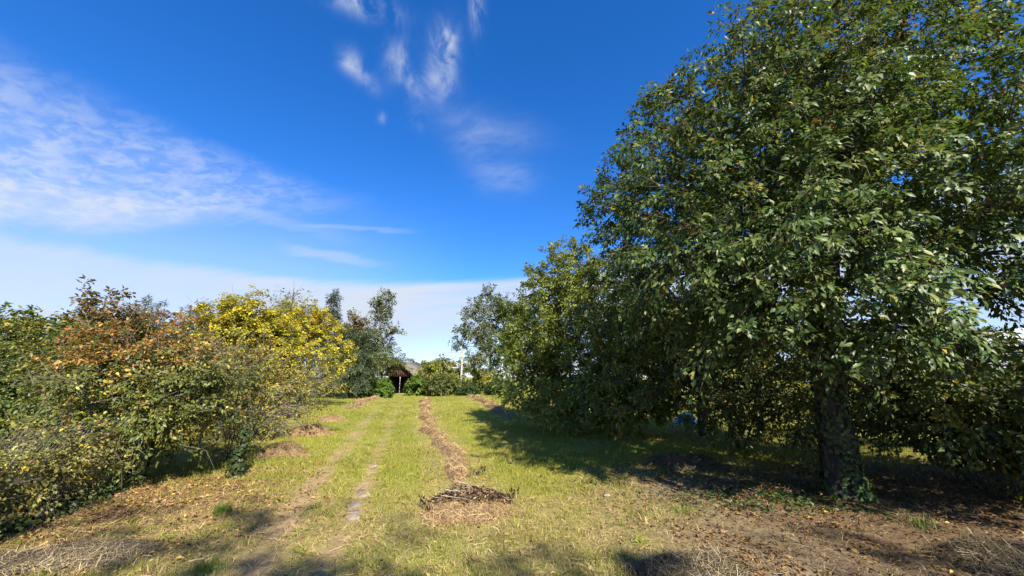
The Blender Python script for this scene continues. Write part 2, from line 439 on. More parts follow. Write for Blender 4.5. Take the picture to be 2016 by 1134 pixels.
def build_grass():
    rng = np.random.default_rng(3)
    parts = []
    for bands, segs, w, hgt in (([(2.6, 6.5, 2300)], 2, 0.0055, 0.075), ([(6.5, 10, 1500), (10, 16, 800)], 1, 0.010, 0.085), ([(16, 26, 300), (26, 44, 130)], 1, 0.020, 0.11)):
        xy = scatter(rng, bands); z = zones(xy[:, 0], xy[:, 1])
        dens = 1.0 - 0.85 * z['track'] - 0.80 * z['soil'] - 0.55 * z['litter'] - 0.25 * z['straw']
        dens = dens * (0.35 + 1.05 * vnoise(xy[:, 0], xy[:, 1], 3.2, 15))
        dwr = seg_dist(xy[:, 0], xy[:, 1], WINDROW_C)
        k = (rng.random(len(xy)) < np.clip(dens, 0.04, 1)) & (dwr > 0.22)
        xy = xy[k]; z = {q: v[k] for q, v in z.items()}; n = len(xy)
        r = rng.random(n)
        t = mixc(np.tile(GREEN, (n, 1)), np.tile(GREEN2, (n, 1)), np.clip(z['n1'] * 1.2 - 0.1 + (r - 0.5) * 0.5, 0, 1))
        pd = np.clip(0.16 + 0.55 * z['straw'] + 0.5 * z['soil'] + 0.35 * z['litter'] + (z['n2'] - 0.5) * 0.6, 0, 0.95)
        pt = vnoise(xy[:, 0], xy[:, 1], .8, 17, 3); pt2 = vnoise(xy[:, 0], xy[:, 1], 1.7, 18, 2)
        t = t * (.72 + .56 * pt)[:, None]; pd = np.clip(pd + (pt2 - .5) * 1.1, 0.03, .95)
        dry = rng.random(n) < pd
        t = np.where(dry[:, None], DRYG * rng.uniform(0.65, 1.25, (n, 1)), t)
        ln = hgt * rng.uniform(0.45, 1.25, n) * (0.45 + 1.1 * vnoise(xy[:, 0], xy[:, 1], 3.2, 15)) * np.where(dry, 0.85, 1.0)
        lean = np.abs(rng.normal(0.55, 0.4, n)) + np.where(dry, 0.5, 0)
        parts.append(blades(rng, xy, ground_z(xy[:, 0], xy[:, 1]), ln, w * rng.uniform(0.6, 1.4, n), lean, t, segs))
    # coarser tufts the mower left standing, and flat rosettes of broad leaved weeds
    c = scatter(rng, [(3.0, 9.0, 5.0), (9.0, 20.0, 2.0)]); z = zones(c[:, 0], c[:, 1])
    c = c[(z['track'] < .4) & (z['soil'] < .6) & (seg_dist(c[:, 0], c[:, 1], WINDROW_C) > .4)]
    xy = np.repeat(c, 16, 0) + rng.normal(0, .035, (len(c) * 16, 2)) * np.repeat(rng.uniform(.6, 1.8, len(c)), 16)[:, None]; n = len(xy)
    t = np.repeat(np.where(rng.random((len(c), 1)) < .35, DRYG, GREEN * rng.uniform(.7, 1.1, (len(c), 1))), 16, 0) * rng.uniform(.8, 1.2, (n, 1))
    wd = np.repeat(np.where(rng.random(len(c)) < .25, .020, .007), 16) * rng.uniform(.7, 1.3, n)
    parts.append(blades(rng, xy, ground_z(xy[:, 0], xy[:, 1]), rng.uniform(.06, .15, n), wd, np.abs(rng.normal(.7, .4, n)) + (wd > .012) * .9, t, 2))
    V, F, T, o = [], [], [], 0
    for v, f, t in parts:
        V.append(v); T.append(t); F += [q + o for q in f]; o += len(v)
    obj('grass', mesh('grass', np.concatenate(V), F, np.concatenate(T), [M_GRASS]), kind='stuff',
        label='short mown grass, partly dried to straw colour, covering the lawn', category='grass')


build_grass()


def ribbons(P, D, N, L, Wd, bend=0.12):
    """straws: narrow two-piece ribbons lying along D"""
    S = unit(np.cross(D, N)) * (Wd / 2)[:, None]; L = L[:, None]
    q = (np.abs(np.sin(P[:, :1] * 917.3 + P[:, 1:2] * 613.7)) - .5)
    a, b = P - D * L / 2, P + D * L / 2; m = P + N * L * bend + unit(S) * L * q * .55
    V = np.stack([a - S, a + S, m - S, m + S, b - S, b + S], 1).reshape(-1, 3)
    i = np.arange(len(P))[:, None] * 6
    return V, [i + np.array([[0, 1, 3, 2]]), i + np.array([[2, 3, 5, 4]])]


STRAW_T = np.array([[0.46, 0.32, 0.16], [0.38, 0.25, 0.12], [0.52, 0.39, 0.21], [0.28, 0.17, 0.08], [0.42, 0.27, 0.12]])
OLDHAY_T = np.array([[0.13, 0.095, 0.06], [0.22, 0.17, 0.10], [0.08, 0.06, 0.04], [0.30, 0.24, 0.15], [0.12, 0.10, 0.05]])
LITTER_T = np.array([[0.36, 0.20, 0.07], [0.26, 0.13, 0.06], [0.45, 0.28, 0.10], [0.18, 0.09, 0.05], [0.52, 0.36, 0.10], [0.30, 0.17, 0.10]])


def build_straw_litter():
    rng = np.random.default_rng(5)
    xy = scatter(rng, [(2.6, 6.0, 620), (6.0, 9.5, 260)]); z = zones(xy[:, 0], xy[:, 1])
    k = rng.random(len(xy)) < np.clip(0.10 + 0.75 * z['straw'] + 0.75 * z['soil'] + 0.3 * z['litter'] - 0.4 * z['track'], 0, 1) * (0.3 + 0.9 * z['n2'])
    xy = xy[k]; n = len(xy); a = rng.uniform(0, 2 * np.pi, n)
    D = unit(np.stack([np.cos(a), np.sin(a), rng.normal(0, 0.22, n)], 1))
    N = unit(np.stack([rng.normal(0, .3, n), rng.normal(0, .3, n), np.ones(n)], 1))
    P = np.concatenate([xy, (ground_z(xy[:, 0], xy[:, 1]) + rng.uniform(0.005, 0.035, n))[:, None]], 1)
    V, F = ribbons(P, D, N, rng.uniform(0.03, 0.13, n), rng.uniform(0.003, 0.007, n))
    t = STRAW_T[rng.integers(0, 5, n)] * rng.uniform(0.55, 1.05, (n, 1))
    so = zones(xy[:, 0], xy[:, 1])['soil']
    t = t * (1 - 0.35 * so[:, None]) * (1 - 0.4 * sstep(xy[:, 0], 2.6, 4.6))[:, None]  # straws at the right darkened with the soil, shade painted in
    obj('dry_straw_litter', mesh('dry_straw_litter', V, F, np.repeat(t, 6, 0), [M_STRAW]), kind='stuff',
        label='loose cut straw strewn over the foreground soil and lawn', category='straw')


def leaf_geo(P, A, N, L, Wr, detail, curl=0.15, fold=0.18):
    """leaf blades with a pointed oval outline, folded along the midrib; P base, A axis, N face normal"""
    N = unit(N - A * np.sum(N * A, 1, keepdims=True)); S = np.cross(A, N); n = len(P)
    l = L[:, None]; w = (L * Wr)[:, None] / 2; Wr = Wr[:, None]
    if detail == 1:
        cv = curl * (0.4 + 1.2 * (np.abs(np.sin(L * 9173.0))[:, None]))
        vs = [P, P + A * l * .5, P + A * l - N * l * cv, P + A * l * .42 + S * w + N * l * fold * Wr, P + A * l * .42 - S * w + N * l * fold * Wr]
        V = np.stack(vs, 1).reshape(-1, 3); i = np.arange(n)[:, None] * 5
        return V, [i + np.array([[0, 1, 3]]), i + np.array([[1, 2, 3]]), i + np.array([[0, 4, 1]]), i + np.array([[1, 4, 2]])], 5
    if detail:
        def at(s, side, k): return P + A * l * s + S * (w * side) + N * l * (k - curl * s * s * 1.6)
        vs = [at(0, 0, 0), at(.36, 0, 0), at(.72, 0, 0), at(1, 0, 0), at(.30, .92, fold * Wr), at(.66, .80, fold * Wr), at(.30, -.92, fold * Wr), at(.66, -.80, fold * Wr)]
        V = np.stack(vs, 1).reshape(-1, 3); i = np.arange(n)[:, None] * 8
        F = [i + np.array([[0, 1, 4]]), i + np.array([[0, 6, 1]]), i + np.array([[2, 3, 5]]), i + np.array([[2, 7, 3]]), i + np.array([[1, 2, 5, 4]]), i + np.array([[1, 6, 7, 2]])]
        return V, F, 8
    vs = [P, P + A * l * .45 + S * w + N * l * fold * Wr, P + A * l - N * l * curl, P + A * l * .45 - S * w + N * l * fold * Wr]
    V = np.stack(vs, 1).reshape(-1, 3); i = np.arange(n)[:, None] * 4
    return V, [i + np.array([[0, 2, 1]]), i + np.array([[0, 3, 2]])], 4


def build_leaf_litter():
    rng = np.random.default_rng(6)
    xy = scatter(rng, [(2.6, 6.0, 520), (6.0, 10, 380)]); z = zones(xy[:, 0], xy[:, 1])
    p = np.clip(0.015 + 0.95 * z['litter'] * (0.4 + z['n2']) + 0.60 * z['soil'] * (0.25 + z['n1']), 0, 1)
    p = p * (.25 + 1.5 * sstep(vnoise(xy[:, 0], xy[:, 1], 2.4, 27, 3), .35, .65))
    k = rng.random(len(xy)) < p
    xy = xy[k]; n = len(xy); a = rng.uniform(0, 2 * np.pi, n)
    A = unit(np.stack([np.cos(a), np.sin(a), rng.normal(0, .3, n)], 1))
    N = unit(np.stack([rng.normal(0, .45, n), rng.normal(0, .45, n), np.ones(n)], 1))
    P = np.concatenate([xy, (ground_z(xy[:, 0], xy[:, 1]) + rng.uniform(0.008, 0.03, n))[:, None]], 1)
    V, F, k = leaf_geo(P, A, N, rng.uniform(0.025, 0.065, n), np.full(n, 0.55), 0, 0.2, 0.3)
    t = LITTER_T[rng.integers(0, 6, n)] * rng.uniform(0.5, 1.1, (n, 1))
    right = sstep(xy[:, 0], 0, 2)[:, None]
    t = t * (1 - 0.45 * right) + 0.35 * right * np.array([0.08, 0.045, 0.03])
    yl = rng.random(n) < 0.03
    t[yl] = np.array([0.50, 0.37, 0.08])
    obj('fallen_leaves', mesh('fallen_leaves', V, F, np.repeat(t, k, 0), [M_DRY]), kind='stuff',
        label='brown and yellow fallen leaves lying under the shrub and the large tree', category='leaves')


build_straw_litter()
build_leaf_litter()


def box_mesh(name, size, mat, bevel=0.0, rng=None, jit=0.0):
    x, y, z = (s / 2 for s in size); b = bevel
    V = np.array([[-x, -y, -z], [x, -y, -z], [x, y, -z], [-x, y, -z], [-x + b, -y + b, z], [x - b, -y + b, z], [x - b, y - b, z], [-x + b, y - b, z]])
    if b:
        mid = np.array([[-x, -y, z - b], [x, -y, z - b], [x, y, z - b], [-x, y, z - b]])
        V = np.concatenate([V[:4], mid, V[4:]])
        F = [[3, 2, 1, 0], [0, 1, 5, 4], [1, 2, 6, 5], [2, 3, 7, 6], [3, 0, 4, 7], [4, 5, 9, 8], [5, 6, 10, 9], [6, 7, 11, 10], [7, 4, 8, 11], [8, 9, 10, 11]]
    else:
        F = [[3, 2, 1, 0], [0, 1, 5, 4], [1, 2, 6, 5], [2, 3, 7, 6], [3, 0, 4, 7], [4, 5, 6, 7]]
    if rng is not None: V = V + rng.normal(0, jit, V.shape)
    return mesh(name, V, [np.array(F)], None, [mat])


def build_path():
    """two lines of sunken concrete slabs, mostly overgrown"""
    rng = np.random.default_rng(8)
    root = bpy.data.objects.new('path', None); COL.objects.link(root); root['kind'] = 'structure'
    variants = [box_mesh('paving_slab', (0.22, 0.40, 0.05), M_CONC, 0.015, rng, 0.016) for _ in range(5)]
    for pl in (TRACK_L, TRACK_R):
        d = np.concatenate([[0], np.cumsum(np.linalg.norm(np.diff(pl, axis=0), axis=1))])
        s = 0.3
        while s < min(d[-1], 17):
            i = min(np.searchsorted(d, s) - 1, len(pl) - 2); i = max(i, 0); t = (s - d[i]) / (d[i + 1] - d[i])
            p = pl[i] + (pl[i + 1] - pl[i]) * t; dr = pl[i + 1] - pl[i]
            if vnoise(np.array([p[0] * 1.0]), np.array([p[1]]), 0.9, 21)[0] > 0.66:
                o = obj('paving_slab', variants[rng.integers(5)], root)
                z = float(ground_z(np.array([p[0]]), np.array([p[1]]))[0])
                o.location = (p[0] + rng.normal(0, .02), p[1], z - 0.024 - rng.uniform(0, .008))
                o.rotation_euler = (rng.normal(0, .015), rng.normal(0, .02), math.atan2(-dr[0], dr[1]) + rng.normal(0, .05))
            s += 0.46


build_path()

# ------------------------------------------------------------------ plants
def tubes(P, par, rad, main, ref=(0.31, 0.9, 0.13), sides=5):
    """branch segments as tapered tubes; main[i] is True where node i carries on its parent's line"""
    idx = np.nonzero(par >= 0)[0]; a, b = par[idx], idx
    d = np.zeros_like(P); d[idx] = P[idx] - P[par[idx]]; d[par < 0] = (0, 0, 1); d = unit(d)
    dirA = np.where(main[idx][:, None], d[a], d[b])
    ra = np.where(main[idx], rad[a], np.minimum(rad[a] * 0.9, rad[b] * 1.15))
    def ring(c, dr, r):
        u = unit(np.cross(dr, np.array(ref))); v = np.cross(dr, u)
        th = np.arange(sides) * 2 * np.pi / sides
        return c[:, None] + (u[:, None] * np.cos(th)[None, :, None] + v[:, None] * np.sin(th)[None, :, None]) * r[:, None, None]
    R = np.concatenate([ring(P[a], dirA, ra), ring(P[b], d[b], rad[b])], 1)
    V = R.reshape(-1, 3); i = np.arange(len(idx))[:, None, None] * (2 * sides); s = np.arange(sides)
    F = np.stack([s, (s + 1) % sides, (s + 1) % sides + sides, s + sides], 1)[None]
    return V, [(i + F).reshape(-1, 4)]


def grow(rng, P0, par0, targets, bf=0.35, seg=0.4, wob=0.05, lift=0.1, zmin=0.0):
    """join every target point to the growing tree where the way to the root stays short; returns nodes"""
    n0 = len(P0)
    pos = np.zeros((n0 + len(targets) * 14, 3)); par = np.full(len(pos), -1); pl = np.zeros(len(pos))
    pos[:n0] = P0; par[:n0] = par0
    for i in range(n0):
        if par0[i] >= 0: pl[i] = pl[par0[i]] + np.linalg.norm(P0[i] - P0[par0[i]])
    ok = np.where(P0[:, 2] < zmin, 1e3, 0.0)
    pen = np.zeros(len(pos)); pen[:n0] = ok
    dist = np.array([np.min(np.linalg.norm(P0 - t, axis=1) + ok) for t in targets])
    n = n0; term = []
    for ti in np.argsort(dist):
        t = targets[ti]
        d = np.linalg.norm(pos[:n] - t, axis=1)
        i = int(np.argmin(d + bf * pl[:n] + pen[:n])); L = d[i]
        if L < 0.03: continue
        k = int(min(12, max(1, round(L / seg)))); p0 = pos[i]
        dp = p0 - pos[par[i]] if par[i] >= 0 else np.array([0, 0, 1.0])
        dp = dp / max(np.linalg.norm(dp), 1e-6)
        ctrl = p0 + (dp * 0.45 + (t - p0) / L * 0.55) * L * 0.45 + np.array([0, 0, lift * L])
        s = (np.arange(1, k + 1) / k)[:, None]
        q = (1 - s) ** 2 * p0 + 2 * s * (1 - s) * ctrl + s * s * t
        q[:-1] += rng.normal(0, wob * min(L, 1.0), (k - 1, 3))
        pos[n:n + k] = q
        par[n:n + k] = np.concatenate([[i], np.arange(n, n + k - 1)])
        pl[n:n + k] = pl[i] + L * s[:, 0]
        n += k; term.append(n - 1)
    return pos[:n].copy(), par[:n].copy(), np.array(term)


def pipe(par, n0, tip, expo=0.45, rmax=None):
    n = len(par); cnt = np.zeros(n); has = np.zeros(n, bool)
    has[par[par >= 0]] = True
    cnt[~has] = 1
    for i in range(n - 1, -1, -1):
        if par[i] >= 0: cnt[par[i]] += cnt[i]
    main = np.zeros(n, bool); best = {}
    for i in range(n):
        p = par[i]
        if p >= 0 and (p not in best or cnt[i] > cnt[best[p]]): best[p] = i
    main[list(best.values())] = True
    r = tip * np.maximum(cnt, 1) ** expo
    if rmax: r = np.minimum(r, rmax)
    return r, main


def lumps(d, rng, amp, k=5):
    """smooth random swelling over directions"""
    out = np.zeros(len(d))
    for _ in range(k):
        f = rng.normal(0, 2.6, 3); out += np.sin(d @ f + rng.uniform(0, 6.28))
    return 1 + amp * out / math.sqrt(k)


def fill(rng, blobs, n, shell=0.5, amp=0.16, zlo=0.15, half=None):
    """points through a crown made of ellipsoids (cx, cy, cz, rx, ry, rz[, weight])"""
    w = np.array([b[3] * b[4] * b[5] * (b[6] if len(b) > 6 else 1) for b in blobs]) ** 0.8
    ch = rng.choice(len(blobs), int(n * 1.3), p=w / w.sum()); out = []
    for bi, b in enumerate(blobs):
        m = int((ch == bi).sum())
        if not m: continue
        d = unit(rng.normal(0, 1, (m, 3))); r = rng.random(m) ** shell * lumps(d, rng, amp)
        out.append(np.array(b[:3]) + d * r[:, None] * np.array(b[3:6]))
    P = np.concatenate(out); P = P[P[:, 2] > zlo]; rng.shuffle(P)
    return P[:n]


def sprays(rng, T, out_dir, n_leaf, length, leaf_l, leaf_w, droop=0.35, spread=0.5, up=0.2, hang=0.5, detail=0, upright=None, face=0.0):
    """a leafy twig at every point T: leaves set alternately along it"""
    m = len(T)
    D = unit(out_dir + rng.normal(0, spread, (m, 3)) + np.array([0, 0, up]))
    if upright is not None: D = np.where(upright[:, None], unit(D * 0.25 + np.array([0, 0, 1.0])), D)
    Ls = length * rng.uniform(0.55, 1.3, m)
    k = np.maximum(3, (n_leaf * rng.uniform(0.6, 1.4, m)).astype(int))
    sid = np.repeat(np.arange(m), k); n = len(sid)
    s = rng.random(n) ** 0.8
    d = D[sid]; side = unit(np.cross(d, rng.normal(0, 1, (n, 3))))
    P = T[sid] + d * (Ls[sid] * (s - 0.35))[:, None] + np.array([0, 0, -1.0]) * (droop * Ls[sid] * s * s)[:, None] + side * (Ls[sid] * 0.22 * rng.random(n))[:, None]
    A = unit(d * 0.55 + side * rng.uniform(0.3, 1.0, (n, 1)) + np.array([0, 0, -1.0]) * hang * rng.uniform(0.3, 1.4, (n, 1)))
    N = unit(np.array([0, 0, 0.75 - 0.35 * face]) + d * 0.25 + out_dir[sid] * (0.35 + 0.45 * face) + rng.normal(0, 0.42 + 0.1 * face, (n, 3)))
    L = leaf_l * rng.uniform(0.45, 1.3, n)
    Wr = leaf_w * rng.uniform(0.85, 1.15, n)
    tips = T + D * (Ls * 0.65)[:, None] - np.array([0, 0, 1.0]) * (droop * Ls * 0.6)[:, None]
    return P, A, N, L, Wr, sid, tips


def palette(cols, weights):
    c = np.array(cols, float); w = np.array(weights, float); w /= w.sum()
    def f(P, sid, rng):
        m = sid.max() + 1
        a = rng.choice(len(c), m, p=w)                      # the twig's own mood
        b = rng.choice(len(c), len(P), p=w)
        own = rng.random(len(P)) < 0.55
        t = np.where(own[:, None], c[b], c[a[sid]])
        return t * rng.uniform(0.8, 1.2, (len(P), 1))
    return f


def plant(name, label, category, base, blobs, K, seed, leaf, tint, trunk=None, trunk_r=None, stems=None, group=None, shell=0.5, amp=0.16,
          n_leaf=30, spray=0.5, droop=0.35, spread=0.5, up=0.2, hang=0.5, detail=0, bf=0.35, seg=0.45, tip=0.004, expo=0.45, leaf_mat=None,
          bark=None, twig=None, zlo=0.15, zmin=0.0, upright=0.0, singles=0, bare=0, bare_len=0.8, sides=3, wob=0.05, face=0.3, keep=None, crown_name='crown'):
    rng = np.random.default_rng(seed); base = np.array([base[0], base[1], 0.0])
    leaf_mat = leaf_mat or M_LEAF; bark = bark or M_BARK; twig = twig or M_TWIG
    root = thing(name, label, category, tuple(base), group=group)
    # stems: polylines rising from the base
    polys = stems if stems is not None else [np.array(trunk, float)]
    P0, par0 = [], []
    for poly in polys:
        poly = np.array(poly, float); q = []
        for a, b in zip(poly[:-1], poly[1:]):
            k = max(1, int(np.linalg.norm(b - a) / (seg * 0.7)))
            q += [a + (b - a) * j / k for j in range(k)]
        q.append(poly[-1]); o = len(P0)
        for j, p in enumerate(q): P0.append(p); par0.append(-1 if j == 0 else o + j - 1)
    P0 = np.array(P0); par0 = np.array(par0)
    if stems is None and not len(blobs): raise ValueError
    T = fill(rng, blobs, K, shell, amp, zlo)
    if keep is not None: T = T[keep(T)]
    P, par, term = grow(rng, P0, par0, T, bf, seg, wob, zmin=zmin)
    rad, main = pipe(par, len(P0), tip, expo)
    cen = np.mean([b[:3] for b in blobs], axis=0)
    Tt = P[term]; dirs = unit(P[term] - P[par[term]]); outd = unit(unit(Tt - (cen * np.array([1, 1, 0.6]))) * 0.7 + dirs * 0.6)
    upr = None
    if upright: upr = (rng.random(len(Tt)) < upright) & (Tt[:, 2] > cen[2])
    lp, la, ln, ll, lw, sid, tips = sprays(rng, Tt, outd, n_leaf, spray, leaf[0], leaf[1], droop, spread, up, hang, detail, upr, face)
    # twigs
    Pn = np.concatenate([P, tips]); parn = np.concatenate([par, term]); radn = np.concatenate([rad, np.full(len(tips), tip * 0.6)])
    mainn = np.concatenate([main, np.ones(len(tips), bool)])
    if bare:
        bi = rng.integers(0, len(P), bare); bd = unit(unit(P[bi] - cen) + rng.normal(0, .5, (bare, 3)) + np.array([0, 0, 0.1]))
        m1 = P[bi] + bd * bare_len * rng.uniform(.3, .6, (bare, 1)); m2 = m1 + unit(bd + rng.normal(0, .35, (bare, 3))) * bare_len * rng.uniform(.3, .6, (bare, 1))
        o = len(Pn)
        Pn = np.concatenate([Pn, m1, m2]); parn = np.concatenate([parn, bi, np.arange(o, o + bare)])
        radn = np.concatenate([radn, np.full(bare, tip * 0.9), np.full(bare, tip * 0.5)]); mainn = np.concatenate([mainn, np.zeros(bare, bool), np.ones(bare, bool)])
    # split trunk / branches
    n0 = len(P0); local = Pn - base
    if trunk_r is not None and stems is None:
        d0 = np.concatenate([[0], np.cumsum(np.linalg.norm(np.diff(P0, axis=0), axis=1))]); d0 /= d0[-1]
        radn[:n0] = np.interp(d0, np.linspace(0, 1, len(trunk_r)), trunk_r)
    sel = np.zeros(len(Pn), bool); sel[:n0] = True
    def sub(mask, sd):
        p2 = np.where(mask, parn, -1)
        V, F = tubes(local, p2, radn, mainn, sides=sd); return V, F
    V, F = sub(sel, 8 if sides <= 6 else sides)
    if sides > 6:                                   # ridged bark, root flare
        ang = np.arctan2(V[:, 1], V[:, 0]); hz = V[:, 2]
        ax_ = np.stack([np.interp(hz, P0[:n0, 2], P0[:n0, k] - base[k]) for k in (0, 1)], 1); off = V[:, :2] - ax_; ang = np.arctan2(off[:, 1], off[:, 0])
        f = 1 + .07 * np.sin(ang * 5 + hz * 1.3) + .05 * np.sin(ang * 9 - hz * 2.1) + .06 * np.sin(hz * 5 + ang * 2) + np.clip(.45 - hz, 0, 1) * (.35 + .55 * np.sin(ang * 4 + 1.0))
        V[:, :2] = ax_ + off * f[:, None]
    tr = obj('trunk' if stems is None else 'stems', mesh('trunk', V, F, None, [bark], smooth_shade=True), root)
    V, F = sub(~sel & (radn > -1), 5 if sides > 6 else sides)
    obj('branches', mesh('branches', V, F, None, [twig], smooth_shade=True), root, kind='stuff')
    tn = tint(lp, sid, rng)
    lpl = lp - base
    single = np.zeros(len(lp), bool)
    if singles:
        v = lp - np.array([0, 0, EYE]); c, s = math.cos(PITCH), math.sin(PITCH)
        zc = v[:, 1] * c + v[:, 2] * s; yc = -v[:, 1] * s + v[:, 2] * c
        px, py = v[:, 0] / zc, yc / zc
        vis = (zc > 0.5) & (np.abs(px) < 1.28) & (np.abs(py) < 0.70)
        size = np.where(vis, ll / np.maximum(zc, .1), 0)
        single[np.argsort(-size)[:singles]] = True
    Vs, Fs, Ts, o_ = [], [], [], 0
    front = lp[:, 1] < base[1] + 0.2                # leaves on the near side get a finer outline
    for sel_, det in ((~single & front, detail), (~single & ~front, 0)):
        if not sel_.any(): continue
        V, F, k = leaf_geo(lpl[sel_], la[sel_], ln[sel_], ll[sel_], lw[sel_], det)
        Vs.append(V); Fs += [f + o_ for f in F]; Ts.append(np.repeat(tn[sel_], k, 0)); o_ += len(V)
    crown = obj(crown_name, mesh(crown_name, np.concatenate(Vs), Fs, np.concatenate(Ts), [leaf_mat]), root)
    if singles:
        crown['kind'] = 'stuff'
        protos = []
        for j in range(12):
            V, F, k = leaf_geo(np.zeros((1, 3)), np.array([[0, 1.0, 0]]), np.array([[0, 0, 1.0]]), np.ones(1), np.array([leaf[1] * (0.9 + 0.02 * j)]), 2, 0.08 + 0.022 * j)
            gi = rng.choice(np.nonzero(tn[:, 1] > tn[:, 0])[0]); protos.append(mesh('leaf', V, F, np.repeat(tn[gi][None], k, 0), [leaf_mat]))
        from mathutils import Matrix
        for i in np.nonzero(single)[0]:
            o = obj('leaf', protos[rng.integers(12)], crown)
            a = la[i]; nn = ln[i] - a * (ln[i] @ a); nn /= np.linalg.norm(nn); sx = np.cross(a, nn)
            m = np.eye(4); m[:3, 0] = sx * ll[i]; m[:3, 1] = a * ll[i]; m[:3, 2] = nn * ll[i]; m[:3, 3] = lpl[i]
            o.matrix_local = Matrix(m.tolist())
    return root, tr, P0


def ivy(parent, rng, pts, nrm, size, base, cols=((0.03, 0.06, 0.018), (0.05, 0.09, 0.025), (0.07, 0.085, 0.03))):
    n = len(pts); A = unit(np.cross(nrm, rng.normal(0, 1, (n, 3))) + np.array([0, 0, -0.5]))
    V, F, k = leaf_geo(pts - base, A, unit(nrm + rng.normal(0, .35, (n, 3))), size * rng.uniform(.6, 1.3, n), np.full(n, 0.95), 0, 0.1, 0.2)
    t = np.array(cols)[rng.integers(0, len(cols), n)]
    obj('ivy', mesh('ivy', V, F, np.repeat(t, k, 0), [M_LEAF]), parent)


# ---- the big tree on the right
B = G(1668, 978); TY = B[1]
CH = [np.array([B[0], B[1], -0.05]), W(1650, 880, TY), W(1634, 760, TY), W(1622, 640, TY), W(1625, 500, TY), W(1640, 360, TY + 0.1), W(1690, 240, TY + 0.3), W(1720, 60, TY + 0.6), W(1720, -120, TY + 0.8)]
cherry_tint0 = palette([(0.066, 0.112, 0.027), (0.092, 0.140, 0.034), (0.130, 0.165, 0.046), (0.046, 0.084, 0.021), (0.18, 0.19, 0.04), (0.36, 0.25, 0.03), (0.24, 0.10, 0.04)], [5, 5, 3.5, 4, 1.0, 0.10, 0.08])
def cherry_tint(P, sid, rng):
    t = cherry_tint0(P, sid, rng)
    h = sstep(P[:, 2] + (P[:, 0] < 2.5) * 1.5, 4.5, 8.5)
    dry = rng.random(len(P)) < h * 0.08
    t[dry] = np.array([0.20, 0.115, 0.05]) * rng.uniform(.7, 1.4, (dry.sum(), 1))
    return t
cx, cy = B
cherry_blobs = [
    (cx + 0.2, cy + 0.3, 4.9, 3.1, 3.2, 3.0), (cx - 1.4, cy - 0.3, 4.0, 2.5, 2.4, 1.7), (cx + 1.2, cy - 0.4, 4.2, 2.8, 2.6, 2.0),
    (cx + 1.1, cy + 0.2, 7.2, 2.2, 2.5, 2.3), (cx - 1.75, cy + 0.6, 5.2, 1.75, 2.2, 1.75, 1.8), (cx - 0.3, cy + 0.2, 6.5, 1.6, 2.0, 1.7, 1.3), (cx + 2.4, cy - 0.3, 1.5, 1.6, 1.5, 0.9, 1.5),
    (cx - 0.5, cy - 1.7, 3.1, 1.6, 1.1, 0.9, 2.5), (cx + 0.5, cy - 1.2, 5.6, 2.3, 1.8, 2.2), (cx + 2.7, cy + 0.4, 6.2, 2.3, 2.4, 2.5, 1.3), (cx + 3.2, cy + 0.2, 4.3, 1.6, 2.0, 1.7),
    (cx - 2.3, cy + 2.0, 2.5, 1.5, 1.5, 1.7, 1.5), (cx - 1.9, cy - 0.9, 3.2, 1.4, 1.2, 1.0, 2), (cx - 0.7, cy + 1.8, 2.9, 1.8, 1.4, 1.2, 1.5), (cx - 1.6, cy - 0.6, 2.6, 1.5, 1.2, 0.8, 2.5), (cx - 0.5, cy - 1.3, 2.25, 0.9, 0.6, 0.4, 3), (cx + 1.2, cy - 1.7, 3.4, 1.4, 1.0, 1.0, 2),
    (cx + 1.8, cy - 2.4, 2.7, 1.3, 1.1, 1.0, 3), (cx - 0.2, cy - 1.9, 2.45, 1.3, 0.8, 0.55, 3), (cx + 0.9, cy - 1.4, 2.3, 0.9, 0.8, 0.6, 3)]  # first cluster: boughs added out of view at the right to shade the trunk
def cherry_gaps(T):
    # a hole between the low right boughs and the crown above them, and a few thin spots higher up
    q = np.array([(t[0] / (t[1] * math.cos(PITCH) + (t[2] - EYE) * math.sin(PITCH)), ((t[2] - EYE) * math.cos(PITCH) - t[1] * math.sin(PITCH)) / (t[1] * math.cos(PITCH) + (t[2] - EYE) * math.sin(PITCH))) for t in T])
    px, py = 1008 + q[:, 0] * FPX, 567 - q[:, 1] * FPX
    k = ~((px > 1892) & (px < 2150) & (py > 592) & (py < 680))
    for (gx, gy, gr) in ((1880, 560, 45), (1690, 600, 36), (1345, 560, 34), (1990, 480, 34), (1560, 560, 28), (1760, 350, 26)): k &= np.hypot(px - gx, py - gy) > gr
    k &= (T[:, 1] > 3.75 + .25 * np.sin(T[:, 0] * 3 + T[:, 2] * 2)) | (px > 2075)  # spares the added boughs out of view at the right that shade the trunk
    # the crown narrows upwards: how far it may reach from the trunk at each height, on its left side
    prof = np.array([W(*p, TY) for p in ((1560, -60), (1500, 0), (1440, 40), (1400, 75), (1310, 145), (1230, 215), (1160, 330), (1125, 430), (1120, 520))])[::-1]
    reach = np.interp(T[:, 2], prof[:, 2], cx - prof[:, 0]) - .10 + .22 * sstep(T[:, 2], 5.6, 4.4)
    k &= (np.hypot(T[:, 0] - cx, (T[:, 1] - cy) * .8) < reach) | (T[:, 0] > cx + .3)
    # the sun reaches the grass behind the trunk through an opening in the right boughs
    g = T[:, :2] - SUN_DIR[:2] / SUN_DIR[2] * T[:, 2:3]
    k &= seg_dist(g[:, 0], g[:, 1], np.array([G(1300, 868), G(1450, 890), G(1620, 915)])) > .55
    return k


